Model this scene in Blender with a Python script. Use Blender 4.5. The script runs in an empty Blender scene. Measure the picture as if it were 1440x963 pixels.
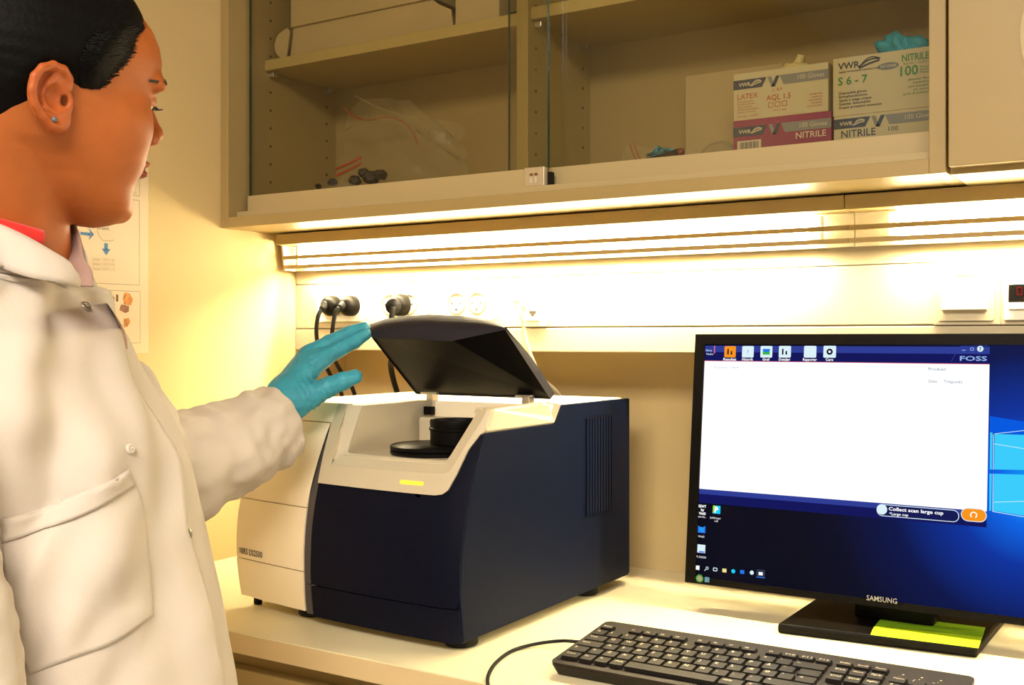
import bpy, bmesh, math, random
import numpy as np
from mathutils import Vector, Matrix, noise
from mathutils.bvhtree import BVHTree
random.seed(7); rng = np.random.RandomState(3)
SC = bpy.context.scene; COL = SC.collection

# ---------------------------------------------------------------- camera, world, lights, exposure
FPX, YAW, CAMZ, HOR = 1540.0, math.radians(32.5), 1.280, 475.0
cam = bpy.data.cameras.new('camera'); cam.sensor_width = 36; cam.lens = FPX/1440*36
cam.shift_y = -(481.5-HOR)/1440; cam.clip_start = .02
camo = bpy.data.objects.new('camera', cam); COL.objects.link(camo)
camo.location = (0, 0, CAMZ); camo.rotation_euler = (math.pi/2, 0, YAW); SC.camera = camo
SC.view_settings.view_transform = 'Standard'; SC.view_settings.look = 'None'
SC.view_settings.exposure = 0.0; SC.view_settings.gamma = 1.0; SC.view_settings.use_curve_mapping = False
w = bpy.data.worlds.new('world'); SC.world = w; w.use_nodes = True
w.node_tree.nodes['Background'].inputs[0].default_value = (1.0, .89, .77, 1)
w.node_tree.nodes['Background'].inputs[1].default_value = 0.61
def area(name, loc, rot, sx, sy, power, colr):
    l = bpy.data.lights.new(name, 'AREA'); l.shape = 'RECTANGLE'; l.size = sx; l.size_y = sy
    l.energy = power; l.color = colr
    o = bpy.data.objects.new(name, l); COL.objects.link(o); o.location = loc; o.rotation_euler = rot
    return o
area('ceiling_lamp', (0.15, -1.0, 2.45), (0, 0, 0), 1.5, 1.0, 128, (1, .90, .79))
TUBE = (1.0, .85, .54); TUBE_E = 280.0; DIFF_E = 36.0

# ---------------------------------------------------------------- geometry helpers
FW = np.array([-math.sin(YAW), math.cos(YAW), 0]); RT = np.array([math.cos(YAW), math.sin(YAW), 0]); UP = np.array([0, 0, 1.])
CP = np.array([0, 0, CAMZ])
def ray(x, y): return FW + RT*(x-720)/FPX + UP*(HOR-y)/FPX
def onz(x, y, z): d = ray(x, y); return CP + d*((z-CAMZ)/d[2])
def ony(x, y, Y): d = ray(x, y); return CP + d*(Y/d[1])
def onx(x, y, X): d = ray(x, y); return CP + d*(X/d[0])
def W(x, y, D): return CP + ray(x, y)*D
def UWZ(u, w_, z): return RT*u + FW*w_ + UP*z

def srgb(*c):
    if len(c) == 1: c = c[0]
    return tuple((v/255/12.92 if v/255 <= .04045 else ((v/255+.055)/1.055)**2.4) for v in c)

def mat(name, c, rough=.5, metal=0., bump=0., bscale=60., var=0., vscale=8., spec=.5, emis=None, es=0., sheen=0., sss=0., aniso=None, coat=0.):
    m = bpy.data.materials.new(name); m.use_nodes = True; nt = m.node_tree; N = nt.nodes; L = nt.links
    b = N['Principled BSDF']; b.inputs['Base Color'].default_value = (*c, 1); b.inputs['Roughness'].default_value = rough
    b.inputs['Metallic'].default_value = metal; b.inputs['Specular IOR Level'].default_value = spec
    if coat: b.inputs['Coat Weight'].default_value = coat; b.inputs['Coat Roughness'].default_value = .15
    if sheen: b.inputs['Sheen Weight'].default_value = sheen
    if sss:
        b.inputs['Subsurface Weight'].default_value = sss; b.inputs['Subsurface Radius'].default_value = (.012, .005, .003); b.inputs['Subsurface Scale'].default_value = 1
    if emis: b.inputs['Emission Color'].default_value = (*emis, 1); b.inputs['Emission Strength'].default_value = es
    if bump or var:
        tc = N.new('ShaderNodeTexCoord'); src = tc.outputs['Object']
        if aniso:
            mp = N.new('ShaderNodeMapping'); mp.inputs['Scale'].default_value = aniso; L.new(src, mp.inputs['Vector']); src = mp.outputs['Vector']
    if bump:
        n = N.new('ShaderNodeTexNoise'); n.inputs['Scale'].default_value = bscale; n.inputs['Detail'].default_value = 4; L.new(src, n.inputs['Vector'])
        bp = N.new('ShaderNodeBump'); bp.inputs['Strength'].default_value = bump; bp.inputs['Distance'].default_value = .002
        L.new(n.outputs['Fac'], bp.inputs['Height']); L.new(bp.outputs['Normal'], b.inputs['Normal'])
    if var:
        n2 = N.new('ShaderNodeTexNoise'); n2.inputs['Scale'].default_value = vscale; n2.inputs['Detail'].default_value = 3; L.new(src, n2.inputs['Vector'])
        rp = N.new('ShaderNodeValToRGB'); rp.color_ramp.elements[0].position = .3; rp.color_ramp.elements[1].position = .7
        rp.color_ramp.elements[0].color = (*[v*(1-var) for v in c], 1); rp.color_ramp.elements[1].color = (*[min(1, v*(1+var*.6)) for v in c], 1)
        L.new(n2.outputs['Fac'], rp.inputs['Fac']); L.new(rp.outputs['Color'], b.inputs['Base Color'])
    return m
def emat(name, c, s=1.0):
    m = bpy.data.materials.new(name); m.use_nodes = True; nt = m.node_tree; nt.nodes.clear()
    e = nt.nodes.new('ShaderNodeEmission'); e.inputs[0].default_value = (*c, 1); e.inputs[1].default_value = s
    o = nt.nodes.new('ShaderNodeOutputMaterial'); nt.links.new(e.outputs[0], o.inputs[0]); return m

def obj(name, bm, m=None, parent=None, smooth=False, bevel=0., seg=2, loc=None, edge=False):
    if isinstance(bm, bpy.types.Mesh): me = bm
    else:
        bmesh.ops.recalc_face_normals(bm, faces=bm.faces[:])
        me = bpy.data.meshes.new(name); bm.to_mesh(me); bm.free()
    if m and not me.materials: me.materials.append(m)
    if smooth:
        for p in me.polygons: p.use_smooth = True
    o = bpy.data.objects.new(name, me); COL.objects.link(o)
    if loc is not None: o.location = loc
    if parent: put(o, parent)
    if bevel:
        b = o.modifiers.new('bevel', 'BEVEL'); b.width = bevel; b.segments = seg; b.limit_method = 'ANGLE'; b.angle_limit = .6
    if edge:
        for p in me.polygons: p.use_smooth = True
        me.set_sharp_from_angle(angle=.7)
    return o
def put(o, p):
    o.parent = p
    o.matrix_parent_inverse = world_of(p).inverted()
def world_of(o):
    m = o.matrix_basis.copy()
    if o.parent: m = world_of(o.parent) @ o.matrix_parent_inverse @ m
    return m
def tag(o, label=None, cat=None, group=None, kind=None):
    if label: o['label'] = label
    if cat: o['category'] = cat
    if group: o['group'] = group
    if kind: o['kind'] = kind
    return o
def empty(name, loc, label, cat, group=None):
    o = bpy.data.objects.new(name, None); COL.objects.link(o); o.location = loc; o.empty_display_size = .05
    return tag(o, label, cat, group)

def BM(): return bmesh.new()
def box(bm, x0, x1, y0, y1, z0, z1, M=None):
    v = [bm.verts.new((x, y, z)) for x in (x0, x1) for y in (y0, y1) for z in (z0, z1)]
    if M is not None:
        for q in v: q.co = M @ q.co
    for f in ((0, 1, 3, 2), (4, 6, 7, 5), (0, 4, 5, 1), (2, 3, 7, 6), (0, 2, 6, 4), (1, 5, 7, 3)): bm.faces.new([v[i] for i in f])
    return bm
def boxb(*a): return box(BM(), *a)
def lathe(bm, prof, c, axis=(0, 0, 1), n=32):
    """prof: list of (radius, height) along axis from c"""
    ax = Vector(axis).normalized(); t = Vector((1, 0, 0)) if abs(ax.x) < .9 else Vector((0, 1, 0))
    e1 = ax.cross(t).normalized(); e2 = ax.cross(e1); c = Vector(c); rings = []
    for r, h in prof:
        rings.append([bm.verts.new(c + ax*h + (e1*math.cos(2*math.pi*i/n) + e2*math.sin(2*math.pi*i/n))*max(r, 1e-5)) for i in range(n)])
    for a, b in zip(rings, rings[1:]):
        for i in range(n): bm.faces.new((a[i], a[(i+1) % n], b[(i+1) % n], b[i]))
    bm.faces.new(rings[0][::-1]); bm.faces.new(rings[-1]); return bm
def cyl(bm, c, axis, r, h, n=24, r2=None): return lathe(bm, [(r, 0), (r if r2 is None else r2, h)], c, axis, n)
def catmull(P, n=8):
    P = [np.array(p, float) for p in P]; out = []
    Q = [2*P[0]-P[1]] + P + [2*P[-1]-P[-2]]
    for i in range(1, len(Q)-2):
        for t in np.linspace(0, 1, n, endpoint=False):
            a, b, c, d = Q[i-1:i+3]
            out.append(.5*((2*b) + (-a+c)*t + (2*a-5*b+4*c-d)*t*t + (-a+3*b-3*c+d)*t**3))
    out.append(P[-1]); return out
def tube(bm, pts, rad, n=10, smooth=6, disp=None, cap=True):
    """swept tube; pts may carry a 4th value = radius"""
    P = catmull(pts, smooth) if smooth > 1 else [np.array(p, float) for p in pts]
    has = len(P[0]) > 3; rings = []; prev = None; m = len(P)
    for i, p in enumerate(P):
        a = P[max(i-1, 0)][:3]; b = P[min(i+1, m-1)][:3]; d = (b-a)/max(np.linalg.norm(b-a), 1e-9)
        if prev is None:
            t = np.array([0, 0, 1.]) if abs(d[2]) < .9 else np.array([1., 0, 0])
            e1 = np.cross(d, t)
        else: e1 = prev - d*(prev@d)
        e1 /= np.linalg.norm(e1); e2 = np.cross(d, e1); prev = e1
        r = p[3] if has else rad; ring = []
        for k in range(n):
            th = 2*math.pi*k/n; nn = e1*math.cos(th)+e2*math.sin(th); rr = r
            if disp: rr = r + disp(i/(m-1), th, p[:3]+nn*r)
            ring.append(bm.verts.new(p[:3]+nn*rr))
        rings.append(ring)
    for a, b in zip(rings, rings[1:]):
        for k in range(n): bm.faces.new((a[k], a[(k+1) % n], b[(k+1) % n], b[k]))
    if cap: bm.faces.new(rings[0][::-1]); bm.faces.new(rings[-1])
    return bm
def prism(bm, poly, o, ex, ey, depth):
    """polygon (u,v) on plane o,ex,ey extruded by depth along ex x ey"""
    o, ex, ey = Vector(o), Vector(ex), Vector(ey); n = ex.cross(ey).normalized()
    a = [bm.verts.new(o+ex*u+ey*v) for u, v in poly]; b = [bm.verts.new(o+ex*u+ey*v+n*depth) for u, v in poly]
    m = len(poly); bm.faces.new(a[::-1]); bm.faces.new(b)
    for i in range(m): bm.faces.new((a[i], a[(i+1) % m], b[(i+1) % m], b[i]))
    return bm
def rrect(x0, y0, x1, y1, r, n=5):
    out = []
    for cx, cy, a0 in ((x1-r, y0+r, -90), (x1-r, y1-r, 0), (x0+r, y1-r, 90), (x0+r, y0+r, 180)):
        for i in range(n+1): a = math.radians(a0+90*i/n); out.append((cx+r*math.cos(a), cy+r*math.sin(a)))
    return out

class Plane:
    """flat print on a real face: u along ex, v along ey (metres), lifted along the normal"""
    def __init__(s, o, ex, ey):
        s.o = Vector(o); s.ex = Vector(ex).normalized(); s.ey = Vector(ey).normalized(); s.n = s.ex.cross(s.ey).normalized()
    def p(s, u, v, h=0): return s.o + s.ex*u + s.ey*v + s.n*h
    def hit(s, x, y):
        d = Vector(ray(x, y)); c = Vector(CP); t = (s.o-c).dot(s.n)/d.dot(s.n); q = c+d*t-s.o
        return q.dot(s.ex), q.dot(s.ey)
    def poly(s, bm, pts, h=.0004):
        f = bm.faces.new([bm.verts.new(s.p(u, v, h)) for u, v in pts]); return f
    def rect(s, bm, u0, v0, u1, v1, h=.0004): return s.poly(bm, [(u0, v0), (u1, v0), (u1, v1), (u0, v1)], h)
    def disc(s, bm, u, v, r, h=.0004, n=20, ry=None):
        return s.poly(bm, [(u+r*math.cos(2*math.pi*i/n), v+(ry or r)*math.sin(2*math.pi*i/n)) for i in range(n)], h)
    def line(s, bm, pts, wd, h=.0004):
        for (a, b), (c, d) in zip(pts, pts[1:]):
            l = math.hypot(c-a, d-b) or 1; nx, ny = -(d-b)/l*wd/2, (c-a)/l*wd/2
            s.poly(bm, [(a-nx, b-ny), (c-nx, d-ny), (c+nx, d+ny), (a+nx, b+ny)], h)
    def frame(s, bm, u0, v0, u1, v1, wd, h=.0004):
        s.line(bm, [(u0, v0), (u1, v0)], wd, h); s.line(bm, [(u1, v0), (u1, v1)], wd, h); s.line(bm, [(u1, v1), (u0, v1)], wd, h); s.line(bm, [(u0, v1), (u0, v0)], wd, h)
    def text(s, bm, string, u, v, size, width=None, align='L', h=.0005, shear=0., bold=0.):
        V, Fc = glyphs(string, bold)
        if not len(V): return
        sy = size/.72
        x0, x1 = V[:, 0].min(), V[:, 0].max(); sx = sy if width is None else width/max(x1-x0, 1e-6)
        off = {'L': 0, 'C': -(x1-x0)*sx/2, 'R': -(x1-x0)*sx}[align]
        vs = [bm.verts.new(s.p(u+off+(x-x0)*sx+shear*y*sy, v+y*sy, h)) for x, y in V]
        for f in Fc:
            try: bm.faces.new([vs[i] for i in f])
            except ValueError: pass
_G = {}
def glyphs(t, bold=0.):
    k = (t, bold)
    if k not in _G:
        c = bpy.data.curves.new('lettering_source', 'FONT'); c.body = t; c.resolution_u = 2; c.offset = bold
        o = bpy.data.objects.new('lettering_source', c); me = bpy.data.meshes.new_from_object(o)
        V = np.array([(v.co.x, v.co.y) for v in me.vertices]) if len(me.vertices) else np.zeros((0, 2))
        _G[k] = (V, [tuple(p.vertices) for p in me.polygons])
        bpy.data.objects.remove(o); bpy.data.curves.remove(c); bpy.data.meshes.remove(me)
    return _G[k]
def flat(name, m, parent, fn):
    bm = BM(); fn(bm)
    me = bpy.data.meshes.new(name); bm.to_mesh(me); bm.free(); me.materials.append(m)
    o = bpy.data.objects.new(name, me); COL.objects.link(o)
    if parent: put(o, parent)
    return o

def surface_nets(fn, lo, hi, h):
    lo = np.array(lo, float); n = np.ceil((np.array(hi)-lo)/h).astype(int)+1
    ax = [lo[i]+h*np.arange(n[i]) for i in range(3)]
    X, Y, Z = np.meshgrid(*ax, indexing='ij'); V = fn(X, Y, Z).astype(np.float32); ins = V < 0
    nx, ny, nz = n
    cs = [(i, j, k) for i in (0, 1) for j in (0, 1) for k in (0, 1)]
    sub = lambda A, c: A[c[0]:nx-1+c[0], c[1]:ny-1+c[1], c[2]:nz-1+c[2]]
    cnt = sum(sub(ins, c).astype(np.int8) for c in cs); mask = (cnt > 0) & (cnt < 8)
    idx = -np.ones(mask.shape, np.int64); I = np.argwhere(mask); idx[mask] = np.arange(len(I))
    acc = np.zeros((len(I), 3)); num = np.zeros(len(I))
    for a in cs:
        for d in range(3):
            if a[d] == 1: continue
            b = list(a); b[d] = 1
            va = V[I[:, 0]+a[0], I[:, 1]+a[1], I[:, 2]+a[2]]; vb = V[I[:, 0]+b[0], I[:, 1]+b[1], I[:, 2]+b[2]]
            s = (va < 0) != (vb < 0); t = np.where(s, va/np.where(s, va-vb, 1), 0)
            p = np.array(a, float)[None].repeat(len(I), 0); p[:, d] = t
            acc[s] += p[s]; num[s] += 1
    verts = lo + h*(I+acc/num[:, None]); faces = []
    for d in range(3):
        e1, e2 = (d+1) % 3, (d+2) % 3
        A = ins; sl0 = [slice(None)]*3; sl1 = [slice(None)]*3; sl0[d] = slice(0, -1); sl1[d] = slice(1, None)
        ch = A[tuple(sl0)] != A[tuple(sl1)]; E = np.argwhere(ch); fl = A[tuple(sl0)][ch]
        ok = (E[:, e1] > 0) & (E[:, e2] > 0) & (E[:, e1] < n[e1]-1) & (E[:, e2] < n[e2]-1); E = E[ok]; fl = fl[ok]
        q = []
        for o1, o2 in ((-1, -1), (0, -1), (0, 0), (-1, 0)):
            c = E.copy(); c[:, e1] += o1; c[:, e2] += o2; q.append(idx[c[:, 0], c[:, 1], c[:, 2]])
        q = np.stack(q, 1); q[~fl] = q[~fl][:, ::-1]; faces.append(q)
    faces = np.concatenate(faces)
    me = bpy.data.meshes.new('net'); me.from_pydata(verts.tolist(), [], faces.tolist()); me.update()
    for p in me.polygons: p.use_smooth = True
    return me
def smin(a, b, k): h = np.clip(.5+.5*(b-a)/k, 0, 1); return b*(1-h)+a*h-k*h*(1-h)
def smax(a, b, k): return -smin(-a, -b, k)
def s_ell(P, c, r):
    d = [(P[i]-c[i])/r[i] for i in range(3)]; q = np.sqrt(d[0]**2+d[1]**2+d[2]**2); return (q-1)*min(r)
def s_cap(P, a, b, ra, rb=None):
    rb = ra if rb is None else rb; a = np.array(a, float); b = np.array(b, float); ab = b-a; L2 = ab@ab
    t = np.clip(((P[0]-a[0])*ab[0]+(P[1]-a[1])*ab[1]+(P[2]-a[2])*ab[2])/L2, 0, 1)
    return np.sqrt((P[0]-a[0]-t*ab[0])**2+(P[1]-a[1]-t*ab[1])**2+(P[2]-a[2]-t*ab[2])**2)-(ra+(rb-ra)*t)

# ---------------------------------------------------------------- materials
M = {}
M['wall'] = mat('wall_paint', (.63, .48, .225), .75, bump=.08, bscale=220, var=.03)
M['floor'] = mat('floor_vinyl', (.35, .30, .24), .4, var=.15, vscale=30)
M['ceiling'] = mat('ceiling_paint', (.8, .75, .6), .8, bump=.05, bscale=100)
M['laminate'] = mat('cabinet_laminate', (.36, .258, .096), .45, bump=.03, bscale=300, var=.02)
M['shelf'] = mat('shelf_laminate', (.43, .325, .115), .45, bump=.03, bscale=300, var=.02)
M['counter'] = mat('worktop_laminate', (.84, .75, .48), .38, bump=.02, bscale=200, var=.03, vscale=4)
M['edge'] = mat('worktop_edge', (.66, .50, .26), .5, var=.03)
M['panel'] = mat('service_panel_paint', (.56, .48, .31), .42, var=.02)
M['alu'] = mat('aluminium_profile', (.47, .365, .175), .45, metal=.0, bump=.03, bscale=200)
M['steel'] = mat('brushed_steel', (.62, .58, .5), .3, metal=.9, bump=.05, bscale=150)
M['dark'] = mat('dark_seam', (.06, .05, .035), .8, bump=.05)
M['black'] = mat('black_plastic', (.0032, .0026, .002), .42, bump=.12, bscale=900, spec=.09)
M['rubber'] = mat('black_rubber', (.006, .0055, .005), .55, bump=.1, bscale=300, spec=.2)
M['sock'] = mat('socket_plastic', (.36, .29, .10), .35, var=.02)
M['white'] = mat('white_plastic', (.88, .83, .68), .35, var=.02)
M['silver'] = mat('silver_plastic', (.60, .52, .36), .42, metal=.1, bump=.05, bscale=900)
M['beige'] = mat('beige_plastic', (.93, .81, .58), .45, bump=.12, bscale=1200)
M['navy'] = mat('navy_plastic', (.0022, .0050, .018), .5, bump=.2, bscale=1400, spec=.08)
M['navyd'] = mat('dark_navy_plastic', (.0025, .0034, .011), .5, bump=.2, bscale=1400, spec=.08)
M['spine'] = mat('charcoal_plastic', (.055, .05, .055), .4, bump=.1, bscale=900)
M['lidm'] = mat('lid_plastic', (.014, .012, .020), .55, bump=.3, bscale=1400, spec=.25)
M['lidin'] = mat('lid_lining', (.0028, .0025, .0022), .6, bump=.15, bscale=900, spec=.06)
M['led'] = emat('amber_led', (1, .70, .06), 1.5)
M['diff'] = emat('lamp_diffuser', TUBE, DIFF_E)
M['tube'] = emat('fluorescent_tube', TUBE, TUBE_E)
M['card'] = mat('white_cardboard', (.46, .35, .17), .75, bump=.1, bscale=90, var=.04)
M['cardw'] = mat('glove_carton', (.52, .45, .26), .6, bump=.05, bscale=90, var=.03)
M['magenta'] = mat('magenta_carton', (.24, .014, .075), .5, var=.04)
M['pnavy'] = mat('print_navy', (.022, .035, .07), .5, var=.05)
M['pgrey'] = mat('print_grey', (.20, .20, .19), .5, var=.05)
M['pgrey2'] = mat('print_steel_grey', (.13, .15, .17), .5, var=.05)
M['pgrey3'] = mat('dark_stone', (.035, .028, .018), .7, var=.4, vscale=200)
M['pgreen'] = mat('print_green', (.02, .20, .02), .5, var=.05)
M['pred'] = mat('print_red', (.42, .06, .035), .5, var=.05)
M['pblack'] = mat('print_black', (.02, .02, .02), .5, var=.05)
M['pwhite'] = mat('print_white', (.60, .52, .36), .5, var=.03)
M['pblue'] = mat('print_blue', (.05, .17, .33), .6, var=.05)
M['pbrown'] = mat('print_brown', (.20, .07, .02), .6, var=.6, vscale=180)
M['porange'] = mat('print_orange', (.60, .22, .03), .6, var=.5, vscale=160)
M['paper'] = mat('poster_paper', (.72, .58, .38), .7, var=.02)
M['pline'] = mat('print_faint_line', (.42, .34, .22), .7, var=.05)
M['nitrile'] = mat('blue_nitrile', (.040, .33, .46), .45, bump=1.0, bscale=150, var=.12, vscale=60, aniso=(1, 1, 1), spec=.4)
M['latex'] = mat('cream_latex', (.62, .52, .22), .6, bump=.4, bscale=80)
M['skin'] = mat('skin', (.405, .108, .020), .5, bump=.12, bscale=420, var=.10, vscale=28, spec=.35)
M['lip'] = mat('lips', (.33, .075, .04), .4, var=.08, vscale=60)
M['ear'] = mat('ear_skin', (.43, .10, .021), .45, bump=.1, bscale=300, var=.08, vscale=60, spec=.35)
M['hair'] = mat('black_hair', (.004, .0036, .0036), .55, bump=.35, bscale=90, aniso=(.35, 3, 3), spec=.06)
M['brow'] = mat('brow_hair', (.035, .018, .010), .7, bump=.4, bscale=600)
M['eye'] = mat('eyeball', (.7, .62, .5), .15)
M['iris'] = mat('iris', (.05, .025, .01), .15)
M['coat'] = mat('white_cotton', (.60, .53, .445), .85, bump=.22, bscale=700, var=.03, vscale=10, sheen=.1)
M['coat_shaded'] = mat('white_cotton_shaded', (.38, .24, .19), .9, bump=.2, bscale=700)  # coat's inside with shade and the red shirt's reflection in the colour
M['red'] = mat('red_jersey', (.62, .012, .008), .75, bump=.2, bscale=600, sheen=.2)
M['trouser'] = mat('dark_trousers', (.03, .03, .04), .8, bump=.2, bscale=400)
M['snap'] = mat('snap_metal', (.45, .42, .36), .3, metal=.9)
M['note'] = mat('lime_note', (.44, .68, .004), .6, var=.03)
M['note_shaded'] = mat('lime_note_shaded', (.20, .40, .004), .6, var=.03)  # same lime paper with the monitor's shade put into the colour
M['cable'] = mat('white_cable', (.72, .62, .42), .4, bump=.05)
def glass(name, tint=(.91, .90, .84)):
    m = bpy.data.materials.new(name); m.use_nodes = True; nt = m.node_tree; N = nt.nodes; L = nt.links; N.clear()
    t = N.new('ShaderNodeBsdfTransparent'); t.inputs[0].default_value = (*tint, 1)
    g = N.new('ShaderNodeBsdfGlossy'); g.inputs['Roughness'].default_value = .02; g.inputs[0].default_value = (1, 1, 1, 1)
    lw = N.new('ShaderNodeLayerWeight'); lw.inputs[0].default_value = .5
    pw = N.new('ShaderNodeMath'); pw.operation = 'POWER'; pw.inputs[1].default_value = 4.0; L.new(lw.outputs['Facing'], pw.inputs[0])
    fr = N.new('ShaderNodeMath'); fr.operation = 'MULTIPLY_ADD'; fr.inputs[1].default_value = .6; fr.inputs[2].default_value = .025; L.new(pw.outputs[0], fr.inputs[0])
    mx = N.new('ShaderNodeMixShader'); o = N.new('ShaderNodeOutputMaterial')
    L.new(fr.outputs[0], mx.inputs[0]); L.new(t.outputs[0], mx.inputs[1]); L.new(g.outputs[0], mx.inputs[2]); L.new(mx.outputs[0], o.inputs[0]); return m
M['glass'] = glass('pane_glass'); M['gedge'] = mat('green_glass_edge', (.02, .06, .03), .2, spec=.5)
def film(name, c, alpha):
    m = mat(name, c, .25); m.node_tree.nodes['Principled BSDF'].inputs['Alpha'].default_value = alpha; return m
M['film'] = film('clear_plastic_film', (.55, .46, .26), .16); M['redzip'] = film('red_zip_strip', (.5, .06, .03), .8)

# ================================================================= SETTING
XL, YB = -1.43, 1.64
def struct(name, bm, m, **k): return tag(obj(name, bm, m, **k), kind='structure')
struct('floor', boxb(XL-.1, 2.2, -2.4, YB+.1, -.05, 0), M['floor'])
struct('wall_back', boxb(XL-.1, 2.2, YB, YB+.1, 0, 2.6), M['wall'])
struct('wall_left', boxb(XL-.1, XL, -2.4, YB, 0, 2.6), M['wall'])
struct('ceiling', boxb(XL-.1, 2.2, -2.4, YB+.1, 2.6, 2.65), M['ceiling'])

# ---- worktop and base cabinet
wt = empty('worktop', (-.3, 1.3, .873), 'long cream laminate worktop carrying the analyser and the monitor', 'worktop')
obj('slab', boxb(XL+.0005, 1.0, 1.0015, YB-.0005, .874, .90), M['counter'], wt)
obj('edge_band', boxb(XL, 1.0, .9995, 1.0012, .874, .8985), M['edge'], wt)
bc = empty('base_cabinet', (-.3, 1.3, 0), 'cream base cabinet with drawers under the worktop', 'cabinet')
obj('body', boxb(XL+.002, 1.0, 1.05, YB-.002, .09, .873), M['laminate'], bc)
obj('plinth', boxb(XL+.002, 1.0, 1.09, YB-.002, 0, .088), M['dark'], bc)
for i in range(4):
    x0 = XL+.004+i*.607
    d = obj('drawer', boxb(x0, x0+.60, 1.028, 1.049, .70, .842), M['laminate'], bc, bevel=.002)
    h = BM(); tube(h, [(x0+.22, 1.027, .77), (x0+.22, 1.005, .77), (x0+.38, 1.005, .77), (x0+.38, 1.027, .77)], .005, 8, 1); obj('handle', h, M['steel'], d)
    d = obj('door', boxb(x0, x0+.60, 1.028, 1.049, .095, .695), M['laminate'], bc, bevel=.002)
    h = BM(); tube(h, [(x0+.55, 1.027, .48), (x0+.55, 1.005, .48), (x0+.55, 1.005, .62), (x0+.55, 1.027, .62)], .005, 8, 1); obj('handle', h, M['steel'], d)

# ---- service panel behind the worktop
YP = 1.496
sp = empty('service_panel', (-.3, 1.57, 1.258), 'cream service panel carrying sockets along the back wall', 'panel')
obj('lower_strip', boxb(XL+.0005, 1.0, YP, YB-.0005, 1.258, 1.2955), M['panel'], sp, bevel=.0015)
obj('main_panel', boxb(XL+.0005, 1.0, YP+.001, YB-.0005, 1.2975, 1.3775), M['panel'], sp, bevel=.001)
obj('upper_panel', boxb(XL+.0005, 1.0, YP+.0005, YB-.0005, 1.3785, 1.4665), M['panel'], sp, bevel=.001)
obj('seam_backing', boxb(XL+.0005, 1.0, YP+.006, YB-.0005, 1.29, 1.39), M['pline'], sp)

# ---- lamp fixtures
def fixture(x0, x1, t0, t1, label):
    e = empty('strip_light', ((x0+x1)/2, 1.47, 1.468), label, 'lamp', 'strip lights under the wall cabinets')
    obj('housing', boxb(x0, x1, 1.4785, 1.494, 1.402, 1.4675), M['panel'], e)
    obj('top_cover', boxb(x0, x1, 1.4290, 1.4785, 1.4465, 1.4655), M['laminate'], e, bevel=.001)
    for z in (1.4245, 1.4075): obj('louvre', boxb(x0, x1, 1.4465, 1.4505, z-.0032, z+.0032), M['laminate'], e)
    for za, zb in ((1.4280, 1.4460), (1.4110, 1.4210)): obj('diffuser', boxb(t0-.004, t1+.004, 1.4470, 1.4495, za, zb), M['diff'], e)
    for z in (1.4365, 1.4165):
        b = BM(); cyl(b, (t0, 1.466, z), (1, 0, 0), .0072, t1-t0, 16); t = obj('tube', b, M['tube'], e, edge=True)
        for xx in (t0-.016, t1): b = BM(); cyl(b, (xx, 1.466, z), (1, 0, 0), .0082, .016, 16); obj('tube_cap', b, M['white'], t)
    if x0 < -1.3:
        b = BM(); prism(b, [(1.443, 1.4665), (1.4785, 1.4665), (1.4785, 1.402), (1.452, 1.402)], (x0-.004, 0, 0), (0, 1, 0), (0, 0, 1), .004); obj('end_cap', b, M['white'], e)
fixture(-1.412, -.40, -1.372, -.455, 'left twin strip light glowing under the glass-fronted cabinet')
fixture(-.399, .9, -.335, .85, 'right twin strip light glowing under the closed cabinet')

# ---- glass-fronted wall cabinet
YF, ZB = 1.315, 1.468
cab = empty('wall_cabinet', (-.85, 1.48, ZB), 'cream wall cabinet with sliding glass doors above the sockets', 'cabinet')
ZT = 2.20
obj('side_panel', boxb(XL+.0005, -1.412, YF, YB, ZB, ZT), M['laminate'], cab, bevel=.001)
obj('side_panel', boxb(-.2715, -.253, YF, YB, ZB, ZT), M['laminate'], cab, bevel=.001)
obj('bottom_panel', boxb(-1.412, -.2716, YF+.0008, YB, ZB, 1.4855), M['laminate'], cab, bevel=.0008)
obj('rail_step', boxb(-1.4115, -.272, YF+.02, 1.40, 1.4856, 1.4965), M['alu'], cab)
obj('top_panel', boxb(-1.412, -.2716, YF, YB, ZT-.018, ZT), M['laminate'], cab)
obj('back_panel', boxb(-1.412, -.2716, 1.588, 1.60, 1.4856, ZT-.018), M['laminate'], cab)
obj('divider', boxb(-.879, -.859, 1.392, 1.588, 1.4857, ZT-.018), M['shelf'], cab, bevel=.001)
obj('shelf', boxb(-1.4115, -.8795, 1.40, 1.5875, 1.7525, 1.771), M['shelf'], cab, bevel=.001)
obj('shelf', boxb(-.8585, -.2722, 1.40, 1.5875, 1.757, 1.7755), M['shelf'], cab, bevel=.001)
b = BM()
for xs in (-1.4119, -.8589, -.27165, -.8791):
    sgn = 1 if xs in (-1.4119, -.8589) else -1
    for yy in (1.415, 1.562):
        for k in range(22):
            z = 1.525+k*.032
            if abs(z-1.762) > .016: cyl(b, (xs, yy, z), (sgn, 0, 0), .0024, .0006, 8)
tag(obj('pin_holes', b, M['dark'], cab), kind='stuff')
for x, z in ((-1.4115, 1.752), (-.8585, 1.7565)):
    for y in (1.415, 1.562): obj('shelf_pin', boxb(x, x+.012, y-.005, y+.005, z-.009, z-.0003), M['steel'], cab, bevel=.001)
def pane(x0, x1, y, zr0, zr1, lab):
    d = obj('sliding_door', boxb(x0, x1, y, y+.005, zr0+.006, ZT-.022), M['glass'], cab)
    d['label'] = lab
    obj('bottom_profile', boxb(x0, x1, y-.005, y+.010, zr0, zr1), M['alu'], d, bevel=.0008)
    for xx in (x0-.0006, x1): obj('glass_edge', boxb(xx, xx+.0006, y, y+.005, zr1, ZT-.022), M['gedge'], d)
    return d
d1 = pane(-1.405, -.8045, 1.358, 1.498, 1.5255, 'front glass sliding door')
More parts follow.
